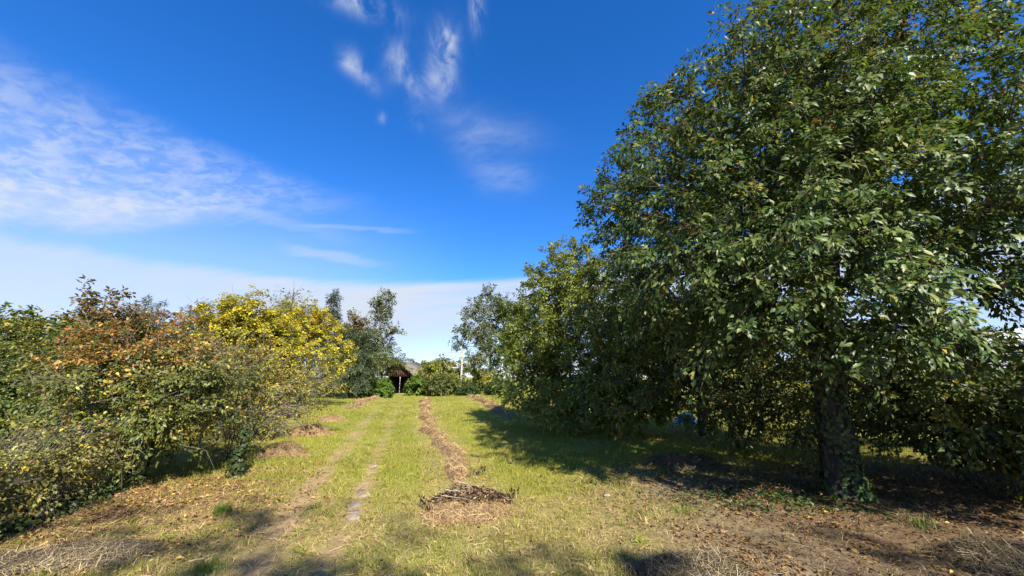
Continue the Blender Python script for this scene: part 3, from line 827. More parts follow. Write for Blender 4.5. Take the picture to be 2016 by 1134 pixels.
big, big_trunk, _ = plant('deciduous_tree', 'huge dark green tree with ivied trunk filling the right of the picture', 'tree', B, cherry_blobs, 4800, 11,
      (0.087, 0.54), cherry_tint, trunk=CH, trunk_r=[0.22, 0.18, 0.168, 0.165, 0.155, 0.135, 0.10, 0.06, 0.025], n_leaf=45, spray=0.52, droop=0.5, hang=0.75, spread=0.55, face=0.9, keep=cherry_gaps,
      detail=1, singles=300, tip=0.0045, zmin=1.5, upright=0.2, bf=0.25, bare=260, bare_len=0.5, sides=20, shell=0.42, zlo=0.75, amp=0.14)
rng = np.random.default_rng(77)
th = rng.uniform(0, 6.28, 2600); hh = rng.random(2600) ** 1.4 * 2.2
axis = np.array([np.interp(hh, [p[2] for p in CH[:5]], [p[i] for p in CH[:5]]) for i in range(3)]).T
rr = np.interp(hh, [0, 0.4, 0.7, 2.5], [0.28, 0.205, 0.187, 0.175]) + rng.uniform(0.0, 0.05, 2600)
nr = np.stack([np.cos(th), np.sin(th), 0 * th], 1)
k = vnoise(th * 1.2, hh, 2.0, 5) > 0.42
pts = np.stack([axis[:, 0], axis[:, 1], hh], 1) + nr * rr[:, None]
ivy(big_trunk, rng, pts[k], nr[k], 0.07, np.array([B[0], B[1], 0]))

# ---- the tree in the middle, its boughs sweeping the lawn
B = G(1193, 846); YM = B[1]
R = lambda px0, px1, Y: abs(px1 - px0) / FPX * Y * 1.0
mx = B[0]
mid_tint0 = palette([(0.155, 0.20, 0.034), (0.20, 0.235, 0.038), (0.115, 0.16, 0.03), (0.25, 0.26, 0.045)], [4, 4, 2.5, 2])
def mid_tint(P, sid, rng):
    t = mid_tint0(P, sid, rng); h = sstep(P[:, 2], 4.0, 6.2) * rng.random(len(P))
    return mixc(t, np.array([0.22, 0.23, 0.03]), h * 0.8)
plant('deciduous_tree', 'rounded green tree with yellowish top, boughs sweeping down to the lawn beside the huge tree', 'tree', B,
      [(mx - 0.2, YM + 0.3, 3.4, 3.0, 2.7, 2.6), (mx - 1.8, YM - 0.1, 1.7, 1.9, 2.0, 1.5), (mx - 1.1, YM + 0.3, 5.1, 1.6, 1.6, 1.4), (mx + 1.3, YM - 0.6, 2.3, 2.0, 1.8, 1.9), (mx - 2.0, YM + 0.4, 3.0, 1.5, 1.5, 1.5),
       (mx + .6, YM - .8, 1.2, 2.0, 1.3, .9), (mx - .5, YM - 1.5, .95, 2.3, .9, .7, 2.0)],
      2100, 12, (0.095, 0.60), mid_tint, trunk=[(mx, YM, -0.05), (mx + .05, YM, 1.2), (mx - .1, YM + .1, 2.6), (mx - .2, YM + .2, 4.2), (mx - .25, YM + .3, 5.8)],
      trunk_r=[0.16, 0.13, 0.10, 0.06, 0.02], n_leaf=56, spray=0.55, droop=0.35, hang=0.55, detail=0, zmin=0.4, upright=0.2, zlo=0.3, shell=0.38, amp=0.10, face=0.6)

# ---- darker trees standing behind the big one, along the boundary
dark_t = palette([(0.05, 0.08, 0.022), (0.075, 0.105, 0.03), (0.10, 0.125, 0.03), (0.20, 0.18, 0.03)], [4, 4, 2, .5])
for (px, py, Yt, h, r, lab, sd) in ((1382, 858, 10.6, 4.8, 2.4, 'slim dark tree behind the huge tree, nearest the sweeping boughs of the rounded tree', 21),
                                    (1500, 868, 9.8, 4.2, 2.2, 'slim dark tree directly behind the huge tree, close left of its trunk', 22)):
    b = G(px, py)
    plant('boundary_tree', lab, 'tree', b, [(b[0], b[1] + .3, h * .68, r, r, h * .36), (b[0] - .5, b[1], h * .5, r * .8, r * .8, h * .22)], 480, sd, (0.095, .55), dark_t,
          trunk=[(b[0], b[1], -.05), (b[0] + .05, b[1], 1.3), (b[0] - .05, b[1] + .1, h * .8)], trunk_r=[.10, .08, .03], n_leaf=45, spray=0.5, zmin=0.8, zlo=1.25,
          group='slim trees behind the huge tree')

# ---- shrubs along the right-hand boundary
FENCE_R = [np.array([2.6, 13.6]), G(1240, 852), G(2030, 992), np.array([8.8, 2.2])]
hedge_t = palette([(0.055, 0.09, 0.026), (0.085, 0.12, 0.036), (0.12, 0.14, 0.045), (0.20, 0.19, 0.03), (0.40, 0.28, 0.03)], [4, 4, 3, 1, .4])
hy = palette([(0.09, 0.12, 0.03), (0.16, 0.17, 0.03), (0.36, 0.30, 0.03), (0.42, 0.26, 0.04)], [4, 4, 2, 1])
right_shrubs = [
    (5.3, 9.6, 2.6, 1.3, 'dark leafy shrub on the boundary behind the slim trees', hedge_t, 31, 300, 0.08),
    (6.4, 8.2, 3.0, 1.5, 'dark leafy shrub on the boundary directly behind the trunk of the huge tree', hedge_t, 32, 420, 0.085),
    (7.4, 6.9, 2.5, 1.35, 'green shrub with low hanging leaves on the boundary, close right of the ivied trunk', hedge_t, 33, 480, 0.095),
    (8.1, 5.7, 1.8, 1.3, 'green shrub overhanging the rusty posts on the boundary', hedge_t, 34, 480, 0.095),
    (11.5, 8.2, 2.2, 1.5, 'yellowing bush under the white tunnel roof at the picture edge', hy, 35, 420, 0.08),
    (9.6, 9.8, 2.6, 1.7, 'green bush beyond the boundary, seen under the boughs right of the trunk', hedge_t, 36, 330, 0.085)]
for (x, y, h, r, lab, tn, sd, K, lf) in right_shrubs:
    rr_ = np.random.default_rng(sd)
    st = [[(x + rr_.normal(0, .12), y + rr_.normal(0, .12), -.03), (x + rr_.normal(0, .3), y + rr_.normal(0, .3), h * .35), (x + rr_.normal(0, .5), y + rr_.normal(0, .5), h * .75)] for _ in range(6)]
    plant('boundary_shrub', lab, 'shrub', (x, y), [(x, y, h * .6, r, r * .9, h * .45), (x - .4, y - .4, h * .42, r * .85, r * .8, h * .34)], K, sd, (lf, .55), tn, stems=st,
          n_leaf=38, spray=0.42, group='shrubs along the boundary', detail=0, tip=.0035, zlo=0.2, droop=0.4, hang=0.6)

# ---- left side: thicket
orange = np.array([[0.38, 0.155, 0.04], [0.30, 0.11, 0.03], [0.38, 0.21, 0.055], [0.22, 0.18, 0.04]])
th_t = palette([(0.088, 0.118, 0.023), (0.13, 0.148, 0.03), (0.19, 0.185, 0.035), (0.055, 0.08, 0.017), (0.40, 0.32, 0.04), (0.38, 0.20, 0.06)], [5, 5, 3, 3.5, .9, .5])
def thicket_tint(P, sid, rng):
    t = th_t(P, sid, rng)
    f = vnoise(P[:, 0], P[:, 1] + P[:, 2], 1.1, 41)
    o = sstep(P[:, 2] + (f - .5) * 1.9, 1.7, 2.7) * 0.78
    k = rng.random(len(P)) < o
    t[k] = orange[rng.integers(0, 4, k.sum())] * rng.uniform(.7, 1.2, (k.sum(), 1))
    return t
b = G(255, 948); x, y = b
rr_ = np.random.default_rng(51)
st = [[(x + rr_.normal(0, .15), y + rr_.normal(0, .12), -.03), (x + dx * .4 + rr_.normal(0, .1), y + dy * .4, .75), (x + dx, y + dy, 1.8)] for dx, dy in ((-.9, .2), (-.4, -.3), (.2, -.4), (.7, 0), (.2, .6), (-.5, .6))]
plant('shrub', 'broad thicket at the wire fence with orange withered leaves on top and green below', 'shrub', b,
      [(x - .1, y + .2, 1.55, 1.45, 1.3, 1.05), (x - .7, y, 1.9, 1.1, 1.1, .75), (x + .75, y + .1, 1.5, 1.0, 1.1, .85), (x + .1, y - .6, .95, 1.2, .7, .6)], 900, 51,
      (0.060, .60), thicket_tint, stems=st, n_leaf=50, spray=0.45, droop=.4, hang=.45, detail=1, singles=300, tip=.004, bare=260, bare_len=.7, twig=M_PALE_TWIG, zlo=.35, shell=.45)
# twiggy half bare shrub
tw_t = palette([(0.20, 0.20, 0.035), (0.32, 0.28, 0.035), (0.13, 0.14, 0.03), (0.42, 0.30, 0.04), (0.30, 0.15, 0.05)], [4, 3, 3, 2, .7])
b = G(478, 868); x, y = b
rr_ = np.random.default_rng(52)
st = [[(x + rr_.normal(0, .2), y + rr_.normal(0, .2), -.03), (x + rr_.normal(0, .5), y + rr_.normal(0, .4), .9), (x + rr_.normal(0, .9), y + rr_.normal(0, .6), 2.1)] for _ in range(9)]
plant('shrub', 'tangled twiggy shrub with sparse yellow green leaves between the thicket and the yellow trees', 'shrub', b,
      [(x, y, 1.4, 1.7, 1.3, 1.1), (x - .7, y + .3, 1.9, 1.3, 1.1, .8), (x + .8, y + .5, 1.2, 1.2, 1.0, .8)], 420, 52, (0.075, .6), tw_t, stems=st, n_leaf=34, spray=.5, bare=380,
      bare_len=1.0, twig=M_PALE_TWIG, tip=.0045, shell=.5, zlo=.3)
# second twiggy one in front, low and bare
b = G(455, 905); x, y = b
st = [[(x + rr_.normal(0, .12), y + rr_.normal(0, .1), -.03), (x + rr_.normal(0, .35), y + rr_.normal(0, .3), .5), (x + rr_.normal(0, .8), y + rr_.normal(0, .5), 1.1)] for _ in range(9)]
plant('shrub', 'low bare shrub of arching pale twigs beside the dark hay heap', 'shrub', b, [(x + .2, y, .8, 1.1, .8, .65)], 110, 53, (0.05, .6), tw_t, stems=st, n_leaf=5, spray=.4, bare=260, bare_len=.7,
      twig=M_PALE_TWIG, tip=.0035, zlo=.15)
# yellow trees
def yellow(frac):
    return palette([(0.52, 0.42, 0.025), (0.44, 0.39, 0.03), (0.29, 0.29, 0.035), (0.16, 0.19, 0.035), (0.46, 0.27, 0.04), (0.18, 0.11, 0.05)], [4 * frac, 4, 3.2, 3.0, .6, .7])
def yellow_tree(label, px, base_py, top_py, wpx, seed, frac, K=520, lobes=3):
    b = G(px, base_py); x, y = b; h = W(px, top_py, y)[2]; r = wpx / 2 / FPX * math.hypot(y, 0) * 1.02
    rg = np.random.default_rng(seed)
    bl = [(x, y, h * .55, r * .85, r * .8, h * .40)]
    for j in range(lobes):
        a = rg.uniform(-1, 1); bl.append((x + a * r * .6, y + rg.uniform(-.5, .3) * r, h * rg.uniform(.62, .80), r * .42, r * .42, h * .20))
    st = [[(x + rg.normal(0, .15), y + rg.normal(0, .15), -.04), (x + rg.normal(0, r * .2), y + rg.normal(0, r * .2), h * .4), (x + rg.normal(0, r * .35), y + rg.normal(0, r * .3), h * .85)] for _ in range(5)]
    plant('yellow_tree', label, 'tree', b, bl, K, seed, (0.088, .75), yellow(frac), stems=st, n_leaf=58, spray=.6, upright=.3, up=.35, hang=.5, tip=.005, zlo=.45, bare=60, bare_len=.7, twig=M_PALE_TWIG,
               leaf_mat=M_LEAF_MATT, group='yellow autumn trees on the left', shell=.45, amp=.2)
yellow_tree('yellow autumn tree behind the orange topped thicket, its top in two peaks', 425, 838, 576, 205, 61, 1.15, 640, 4)
yellow_tree('bright yellow autumn tree at the lawn edge, furthest along the left row', 580, 803, 588, 192, 62, 1.35, 900, 5)
yellow_tree('olive and yellow bush between the two yellow trees', 515, 830, 610, 150, 63, .8, 480)

# green hedge of trees beyond the left fence
gl_t = palette([(0.08, 0.115, 0.024), (0.12, 0.145, 0.03), (0.055, 0.085, 0.018), (0.20, 0.195, 0.035), (0.38, 0.27, 0.04)], [5, 4, 3, 2, .5])
for (px, Yt, top, wpx, lab, sd, tn) in (
        (20, 8.6, 640, 260, 'dense green bush beyond the wire fence at the picture edge', 71, gl_t),
        (130, 10.5, 640, 190, 'dense green bush beyond the fence behind the orange thicket', 72, gl_t),
        (-130, 10.0, 615, 260, 'dark green bush beyond the fence, cut by the picture edge', 73, gl_t)):
    b = W(px, 742, Yt)[:2]; x, y = b; h = W(px, top, y)[2]; r = wpx / 2 / FPX * y
    rg = np.random.default_rng(sd)
    st = [[(x + rg.normal(0, .2), y + rg.normal(0, .2), -.04), (x + rg.normal(0, .4), y + rg.normal(0, .3), h * .4), (x + rg.normal(0, .7), y + rg.normal(0, .5), h * .8)] for _ in range(5)]
    plant('hedge_bush', lab, 'bush', b, [(x, y, h * .55, r, r * .8, h * .45), (x + .5, y - .3, h * .35, r * .9, r * .7, h * .3)], 520, sd, (.085, .6), tn, stems=st, n_leaf=36, spray=.5,
          group='green bushes beyond the left fence', zlo=.2)
# vine and weeds climbing the near wire fence
vine_t = palette([(0.22, 0.22, 0.06), (0.30, 0.28, 0.08), (0.15, 0.15, 0.045), (0.60, 0.46, 0.03), (0.36, 0.23, 0.09)], [5, 4, 3, .8, 1])
for (x, y, lab, sd) in ((-5.35, 3.7, 'tangle of olive and yellow weeds on the wire fence at the picture edge', 81), (-5.65, 5.1, 'tangle of olive weeds climbing the wire fence beside the thicket', 82)):
    rg = np.random.default_rng(sd)
    st = [[(x + rg.normal(0, .3), y + rg.uniform(-.7, .7), -.03), (x + rg.normal(0, .2), y + rg.uniform(-.7, .7), .5), (x + rg.normal(0, .2), y + rg.uniform(-.7, .7), 1.0)] for _ in range(12)]
    plant('fence_weeds', lab, 'weeds', (x, y), [(x - .1, y, .48, .28, 1.0, .50), (x - .5, y + .3, .5, .5, .9, .5)], 300, sd, (.05, .65), vine_t, stems=st, n_leaf=26, spray=.35, tip=.002, bare=160, bare_len=.4,
          twig=M_PALE_TWIG, zlo=.05, leaf_mat=M_LEAF_MATT, group='weeds on the wire fence')

b = G(2003, 992)
plant('seedling', 'small bright yellow green seedling at the right edge before the boundary shrubs', 'seedling', b, [(b[0], b[1], .16, .10, .08, .08)], 7, 83, (.06, .5),
      palette([(0.30, 0.34, 0.03), (0.22, 0.28, 0.03)], [1, 1]), stems=[[(b[0], b[1], -.02), (b[0] - .02, b[1], .1), (b[0] - .05, b[1], .2)]], n_leaf=5, spray=.1, tip=.0015, zlo=.05)

# ivy clad stump by the bare shrub
b = G(462, 938); rng = np.random.default_rng(90)
root = thing('ivy_stump', 'slender ivy covered stump standing in fallen leaves before the bare shrub', 'stump', (b[0], b[1], 0))
Pn = np.array([[0, 0, -.03], [.02, 0, .25], [.05, .02, .5], [.06, .02, .78]]); 
V, F = tubes(Pn, np.array([-1, 0, 1, 2]), np.array([.07, .055, .045, .03]), np.ones(4, bool), sides=9)
s_ = obj('stem', mesh('stem', V, F, None, [M_BARK], smooth_shade=True), root)
n = 420; th = rng.uniform(0, 6.28, n); hh = rng.random(n) ** 1.3 * .85
nr = np.stack([np.cos(th), np.sin(th), np.zeros(n)], 1)
ivy(s_, rng, np.stack([.05 * hh / .8, 0 * hh, hh], 1) + nr * (0.05 + rng.random(n)[:, None] * (.11 - .07 * hh[:, None])), nr, .055, np.zeros(3))

# ---- background trees and shrubs beyond the lawn
def bg_tree(name, label, px, top, wpx, Y, seed, tint, K=170, n_leaf=36, leaf=(.17, .6), low=0.25, bark=None, amp=.2, shape=None, trunk_r=.14, mat=None, base_px=None, group=None, spray=.8, shell=.5, up=.2,
            droop=.2, sparse=1.0, bare=0, zlo=.3, twig=None):
    c0 = W(px, 742, Y); x, y = c0[0], Y; h = W(px, top, Y)[2]; r = wpx / 2 / FPX * Y * math.cos(math.atan2(abs(x), y)) ** 0
    bx = W(base_px, 742, Y)[0] if base_px else x
    if shape == 'cone':
        bl = [(x, y, h * (low + (1 - low) * (j + .4) / 6.5), r * (1 - j / 6.6), r * (1 - j / 6.6), h * (1 - low) / 9) for j in range(6)] + [(x, y, h * .9, r * .12, r * .12, h * .11, 3)]
    elif shape: bl = [(W(a, 742, Y)[0], y + dy, W(px, b_, Y)[2], rw / FPX * Y, rw / FPX * Y, rh / FPX * Y) for a, b_, rw, rh, dy in shape]
    else:
        rg = np.random.default_rng(seed + 500)
        bl = [(x, y, h * (low + 1) / 2, r * .85, r * .8, h * (1 - low) / 2 * .95)]
        for j in range(3): bl.append((x + rg.uniform(-.6, .6) * r, y + rg.uniform(-.6, .3) * r, h * rg.uniform(low + .15, .82), r * .5, r * .5, h * (1 - low) * .2))
    return plant(name, label, 'tree' if 'shrub' not in name and 'bush' not in name and 'hedge' not in name else ('shrub' if 'shrub' in name else 'hedge' if 'hedge' in name else 'bush'), (bx, y), bl, K, seed, (leaf[0] * 1.12, leaf[1]), tint, trunk=[(bx, y, -.05), (bx + (x - bx) * .3, y, h * .35), (x, y, h * .92)],
                 trunk_r=[trunk_r, trunk_r * .7, trunk_r * .15], n_leaf=int(n_leaf * sparse * 0.72), spray=spray, amp=amp, bark=bark, leaf_mat=mat or M_LEAF_MATT, group=group, shell=shell, seg=.8, tip=.008, up=up, droop=droop,
                 zlo=zlo, bare=bare, bare_len=1.2, twig=twig, zmin=h * .1)


brown_t = palette([(0.16, 0.11, 0.04), (0.12, 0.10, 0.035), (0.24, 0.13, 0.05), (0.09, 0.095, 0.03)], [4, 4, 2, 3])
pine_t = palette([(0.055, 0.085, 0.040), (0.075, 0.105, 0.05), (0.095, 0.12, 0.055)], [4, 4, 2])
spruce_t = palette([(0.035, 0.06, 0.032), (0.05, 0.075, 0.04), (0.065, 0.09, 0.05)], [4, 4, 2])
green_t = palette([(0.09, 0.135, 0.03), (0.12, 0.165, 0.035), (0.07, 0.105, 0.025), (0.17, 0.19, 0.04)], [4, 4, 3, 2])
grey_t = palette([(0.13, 0.16, 0.085), (0.10, 0.13, 0.065), (0.18, 0.20, 0.12), (0.15, 0.16, 0.06)], [4, 4, 2, 2])
bright_t = palette([(0.11, 0.19, 0.03), (0.09, 0.155, 0.025), (0.15, 0.22, 0.04)], [4, 4, 2])
yg_t = palette([(0.17, 0.20, 0.035), (0.26, 0.25, 0.04), (0.12, 0.16, 0.03), (0.40, 0.30, 0.04)], [4, 3, 3, 1])
olive_t = palette([(0.10, 0.12, 0.035), (0.14, 0.145, 0.04), (0.075, 0.09, 0.03)], [4, 3, 3])
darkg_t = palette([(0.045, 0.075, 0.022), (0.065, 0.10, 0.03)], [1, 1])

bg_tree('chestnut_tree', 'browning tree with tiered crown rising behind the left thicket', 172, 566, 130, 17, 101, brown_t, K=210, low=.3, leaf=(.17, .55))
bg_tree('pine_tree', 'small round topped pine behind the thicket, beside the browning tree', 256, 584, 75, 19, 102, pine_t, low=.3, leaf=(.20, .12), mat=M_NEEDLE, n_leaf=70)
bg_tree('deciduous_tree', 'dark green tree at the far left edge behind the hedge', 40, 600, 190, 15, 103, gl_t, K=300, low=.25)
bg_tree('conifer_tree', 'dark conifer tip showing left behind the yellow peaks', 350, 588, 70, 24, 104, spruce_t, low=.2, leaf=(.2, .14), mat=M_NEEDLE, n_leaf=60)
bg_tree('bare_tree', 'nearly leafless tree crown above the bright yellow tree', 556, 550, 95, 33, 105, grey_t, K=200, low=.45, n_leaf=7, bare=160, twig=M_PALE_TWIG, leaf=(.2, .6))
bg_tree('spruce_tree', 'dark pointed spruce behind the bright yellow tree', 642, 566, 104, 32, 106, spruce_t, K=420, low=.1, leaf=(.22, .13), mat=M_NEEDLE, n_leaf=70, shape='cone', droop=.3)
bg_tree('deciduous_tree', 'tree with rusty brown crown between the spruce and the tall airy tree', 688, 604, 76, 34, 107, brown_t, K=260, low=.2)
bg_tree('pine_tree', 'blue green pine below the rusty brown crown', 702, 640, 92, 31, 108, pine_t, K=340, low=.08, leaf=(.20, .16), mat=M_NEEDLE, n_leaf=70)
bg_tree('poplar_tree', 'tall airy tree with narrow leaning crown above the shed', 742, 574, 60, 38, 109, grey_t, K=330, n_leaf=30, trunk_r=.16, bark=M_PALE_TWIG, base_px=733, bare=60, twig=M_PALE_TWIG,
        shape=[(750, 590, 24, 17, 0), (735, 600, 16, 24, 0), (738, 630, 16, 30, 0), (755, 620, 14, 18, 0), (742, 660, 24, 24, 0), (768, 652, 20, 12, 0), (735, 695, 28, 26, 0), (755, 690, 24, 18, 0)], leaf=(.2, .6), amp=.3)
bg_tree('bare_tree', 'thin dead tree with bare forked twigs left of the tall airy tree', 712, 608, 26, 36, 110, grey_t, K=24, n_leaf=3, bare=70, twig=M_PALE_TWIG, low=.6)
bg_tree('pine_tree', 'spreading olive pine sheltering the shed roof', 752, 698, 110, 36, 111, olive_t, K=260, low=.22, leaf=(.22, .16), mat=M_NEEDLE, n_leaf=60,
        shape=[(735, 722, 40, 22, 0), (775, 712, 28, 14, .5), (715, 735, 30, 24, 0), (765, 728, 16, 10, .3)], trunk_r=.15)
bg_tree('clipped_hedge', 'bright green clipped hedge block beside the shed', 750, 748, 56, 33, 112, bright_t, K=420, low=0, amp=.04, leaf=(.12, .6), spray=.35, zlo=.05,
        shape=[(732, 766, 13, 16, 0), (745, 764, 15, 19, 0), (758, 764, 14, 19, 0), (766, 766, 10, 16, -.3)], trunk_r=.05, n_leaf=50)
bg_tree('leafy_shrub', 'low green shrub with dry base left of the clipped hedge', 712, 756, 40, 32, 113, olive_t, K=90, low=0, zlo=.05, trunk_r=.05, spray=.4, leaf=(.12, .6))
bg_tree('leafy_shrub', 'bright green shrub in front of the shed doorway', 822, 738, 44, 36, 114, bright_t, K=130, low=0, zlo=.05, trunk_r=.05, spray=.5, leaf=(.15, .6))
bg_tree('leafy_shrub', 'large shrub with yellow tinted top in the middle of the lawn end', 862, 706, 96, 38, 115, yg_t, K=300, low=0, zlo=.05, trunk_r=.08, leaf=(.17, .6))
bg_tree('leafy_shrub', 'dark green shrub low before the yellow tinted shrub', 865, 735, 66, 35, 116, olive_t, K=200, low=0, zlo=.05, trunk_r=.05, leaf=(.15, .6), spray=.5)
bg_tree('leafy_shrub', 'yellow green shrub left of the white trunk', 893, 728, 40, 39, 117, yg_t, K=130, low=0, zlo=.05, trunk_r=.05, leaf=(.16, .6), spray=.5)
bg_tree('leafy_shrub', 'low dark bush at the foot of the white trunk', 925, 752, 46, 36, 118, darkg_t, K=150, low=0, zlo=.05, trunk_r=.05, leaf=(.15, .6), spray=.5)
bg_tree('leafy_shrub', 'yellow green shrub under the birch crowns right of the white trunk', 955, 722, 60, 40, 119, yg_t, K=200, low=0, zlo=.05, trunk_r=.06, leaf=(.17, .6))
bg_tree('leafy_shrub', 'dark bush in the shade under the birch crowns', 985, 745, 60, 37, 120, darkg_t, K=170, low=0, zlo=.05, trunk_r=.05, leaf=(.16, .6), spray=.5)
birch, _, _ = bg_tree('birch_tree', 'birch with bare white trunk at the lawn end, crown leaning right', 913, 590, 60, 37, 121, grey_t, K=230, n_leaf=34, bark=M_BIRCH, base_px=907, trunk_r=.12, bare=50, twig=M_PALE_TWIG,
        shape=[(938, 610, 22, 26, 0), (917, 618, 15, 20, 0), (915, 655, 22, 22, 0), (945, 660, 28, 26, .4), (905, 680, 16, 12, 0), (935, 705, 24, 16, 0)], leaf=(.2, .6))
bg_tree('birch_tree', 'tallest pale green birch behind the white trunk', 965, 560, 90, 43, 122, grey_t, K=320, n_leaf=36, bark=M_BIRCH, trunk_r=.17,
        shape=[(962, 585, 24, 22, 0), (985, 610, 32, 34, 0), (955, 640, 30, 30, 0), (990, 665, 34, 34, 0), (965, 700, 30, 26, 0)], leaf=(.22, .6))
bg_tree('birch_tree', 'leafy green birch partly hidden by the rounded tree', 1010, 578, 70, 40, 123, green_t, K=300, n_leaf=36, bark=M_BIRCH, trunk_r=.15, base_px=990, leaf=(.2, .6), low=.2)
# far wood behind everything
for (px, top, wpx, Y, tn, lab, sd) in ((838, 708, 40, 70, green_t, 'rounded far tree above the shed roof edge', 131), (868, 700, 34, 75, olive_t, 'far olive tree peeping over the yellow tinted shrub', 132),
                                       (905, 698, 90, 72, olive_t, 'far tree behind the white trunk', 133), (818, 716, 24, 68, green_t, 'small far tree beside the shed gable', 134),
                                       (700, 640, 90, 60, olive_t, 'far tree mass behind the rusty brown crown', 135), (1010, 660, 200, 60, green_t, 'far tree mass behind the rounded tree', 136),
                                       (330, 640, 150, 45, olive_t, 'far tree mass behind the yellow peaks', 137), (480, 620, 170, 48, olive_t, 'far tree mass behind the bare crown', 138),
                                       (1700, 690, 260, 32, green_t, 'far green trees beyond the neighbouring garden', 139), (1450, 680, 220, 38, green_t, 'far green tree seen through the gaps left of the trunk', 140)):
    bg_tree('far_tree', lab, px, top, wpx, Y, sd, tn, K=110, n_leaf=30, low=.05, leaf=(.38, .65), spray=1.4, group='trees beyond the gardens')
# dead white branch arms of the birch
for pts in ([(0, 0, 2.6), (-.7, 0, 2.45), (-1.3, .1, 2.6), (-1.7, .1, 3.1)], [(0, 0, 2.7), (-.5, -.2, 3.0), (-.8, -.2, 3.5)], [(0, 0, 3.1), (.6, 0, 3.2), (1.0, 0, 3.15)]):
    V, F = tubes(np.array(pts, float), np.arange(len(pts)) - 1, np.linspace(.06, .02, len(pts)), np.ones(len(pts), bool), sides=6)
    obj('dead_branch', mesh('dead_branch', V, F, None, [M_BIRCH], smooth_shade=True), birch)

# ---- trees behind the photographer (their shade falls across the foreground)
for (x, y, h, r, lab, sd, K) in ((4.1, -10.3, 14.0, 1.5, 'tree standing behind the viewpoint, shading the lower middle of the lawn', 151, 150),
                              (1.1, -9.5, 13.6, 1.0, 'tree standing behind the viewpoint, shading the lower left of the lawn', 152, 80),
                              (6.8, -10.9, 14.0, 1.6, 'tree standing behind the viewpoint, shading the ground right of the brush pile', 153, 150),
                              (9.9, -10.4, 13.8, 1.6, 'tree standing behind the viewpoint, shading the lower right corner', 154, 150)):
    plant('rear_tree', lab, 'tree', (x, y), [(x, y, h * .83, r, r, h * .15), (x + .4, y, h * .7, r * .8, r * .8, h * .12)], K, sd, (.20, .6), green_t, trunk=[(x, y, -.05), (x, y, h * .5), (x + .1, y, h * .9)], trunk_r=[.14, .1, .03],
          n_leaf=15, spray=.8, zmin=1.2, zlo=1.5, group='trees behind the viewpoint')

# ------------------------------------------------------------------ hay, brush and small things on the ground
def hay_mound(name, label, category, c, rx, ry, h, seed, cols, core, n, group=None, slen=(.07, .24), rz=0.0, width=(.0022, .0055)):
    rng = np.random.default_rng(seed); z0 = float(ground_z(np.array([c[0]]), np.array([c[1]]))[0])
    root = thing(name, label, category, (c[0], c[1], z0 - .01), rz, group)
    nr, na = 9, 28
    rr, aa = np.meshgrid(np.linspace(0, 1, nr), np.linspace(0, 2 * np.pi, na, endpoint=False), indexing='ij'); rr, aa = rr.ravel(), aa.ravel()
    wob = 1 + .14 * np.sin(aa * 3 + seed) + .08 * np.sin(aa * 7 + seed * 2)
    x, y = rx * rr * wob * np.cos(aa), ry * rr * wob * np.sin(aa)
    hz = lambda r_, x_, y_: h * np.maximum(1 - r_ ** 2, 0) ** .85 * (.75 + .5 * vnoise(x_ + seed, y_, 4, seed))
    V = np.stack([x, y, hz(rr, x, y) * .92 - .01], 1)
    i = (np.arange(nr - 1)[:, None] * na + np.arange(na)[None]).ravel(); j = (np.arange(nr - 1)[:, None] * na + (np.arange(na)[None] + 1) % na).ravel()
    obj('mound', mesh('mound', V, [np.stack([i, j, j + na, i + na], 1)], None, [core], smooth_shade=True), root)
    r_ = np.sqrt(rng.random(n)) + np.abs(rng.normal(0, .16, n)); a_ = rng.uniform(0, 6.28, n); w_ = 1 + .14 * np.sin(a_ * 3 + seed) + .08 * np.sin(a_ * 7 + seed * 2)
    x, y = rx * r_ * w_ * np.cos(a_), ry * r_ * w_ * np.sin(a_); z = hz(r_, x, y) + rng.uniform(.0, .035, n)
    N = unit(np.stack([x / rx ** 2 * h * 1.6, y / ry ** 2 * h * 1.6, np.ones(n)], 1) + rng.normal(0, .25, (n, 3)))
    D = unit(np.cross(N, rng.normal(0, 1, (n, 3))) + rng.normal(0, .12, (n, 3)))
    V, F = ribbons(np.stack([x, y, z + .006], 1), D, N, rng.uniform(*slen, n), rng.uniform(*width, n), .08)
    t = cols[rng.integers(0, len(cols), n)] * rng.uniform(.6, 1.15, (n, 1))
    obj('straws', mesh('straws', V, F, np.repeat(t, 6, 0), [M_STRAW]), root, kind='stuff')
    return root


hay_mound('hay_heap', 'straw coloured hay dome on the lawn, middle of three heaps left of the tracks', 'hay heap', G(607, 856), .55, .5, .30, 1, STRAW_T, M_HAYCORE, 2600, 'hay heaps left of the tracks')
hay_mound('hay_heap', 'smaller hay heap on the lawn furthest up the left of the tracks', 'hay heap', G(653, 829), .50, .45, .20, 2, STRAW_T, M_HAYCORE, 1800, 'hay heaps left of the tracks')
hay_mound('hay_heap', 'brownish hay heap partly behind the bare twigs of the low shrub', 'hay heap', G(556, 895), .50, .42, .24, 3, STRAW_T * .72, M_HAYCORE, 2400, 'hay heaps left of the tracks')
hay_mound('hay_heap', 'broad flat heap of dark old hay in the lower left corner', 'hay heap', G(130, 1100), .62, .26, .06, 4, OLDHAY_T * 1.5, M_DARKCORE, 5200, rz=.25)
hay_mound('hay_heap', 'low mound of dark leaves and cuttings in the shade of the huge tree', 'hay heap', G(1345, 915), .75, .5, .20, 5, OLDHAY_T * .9, M_DARKCORE, 2600)
hay_mound('hay_heap', 'heap of grey dry stalks at the bottom edge right of the middle', 'hay heap', G(1365, 1134), .42, .22, .10, 6, OLDHAY_T * 1.1, M_DARKCORE, 3200, slen=(.10, .30))
hay_mound('hay_heap', 'dark heap of cuttings with green stalks in the lower right corner', 'hay heap', G(1975, 1108), .42, .30, .13, 7, OLDHAY_T * .9, M_DARKCORE, 3000, slen=(.10, .30))
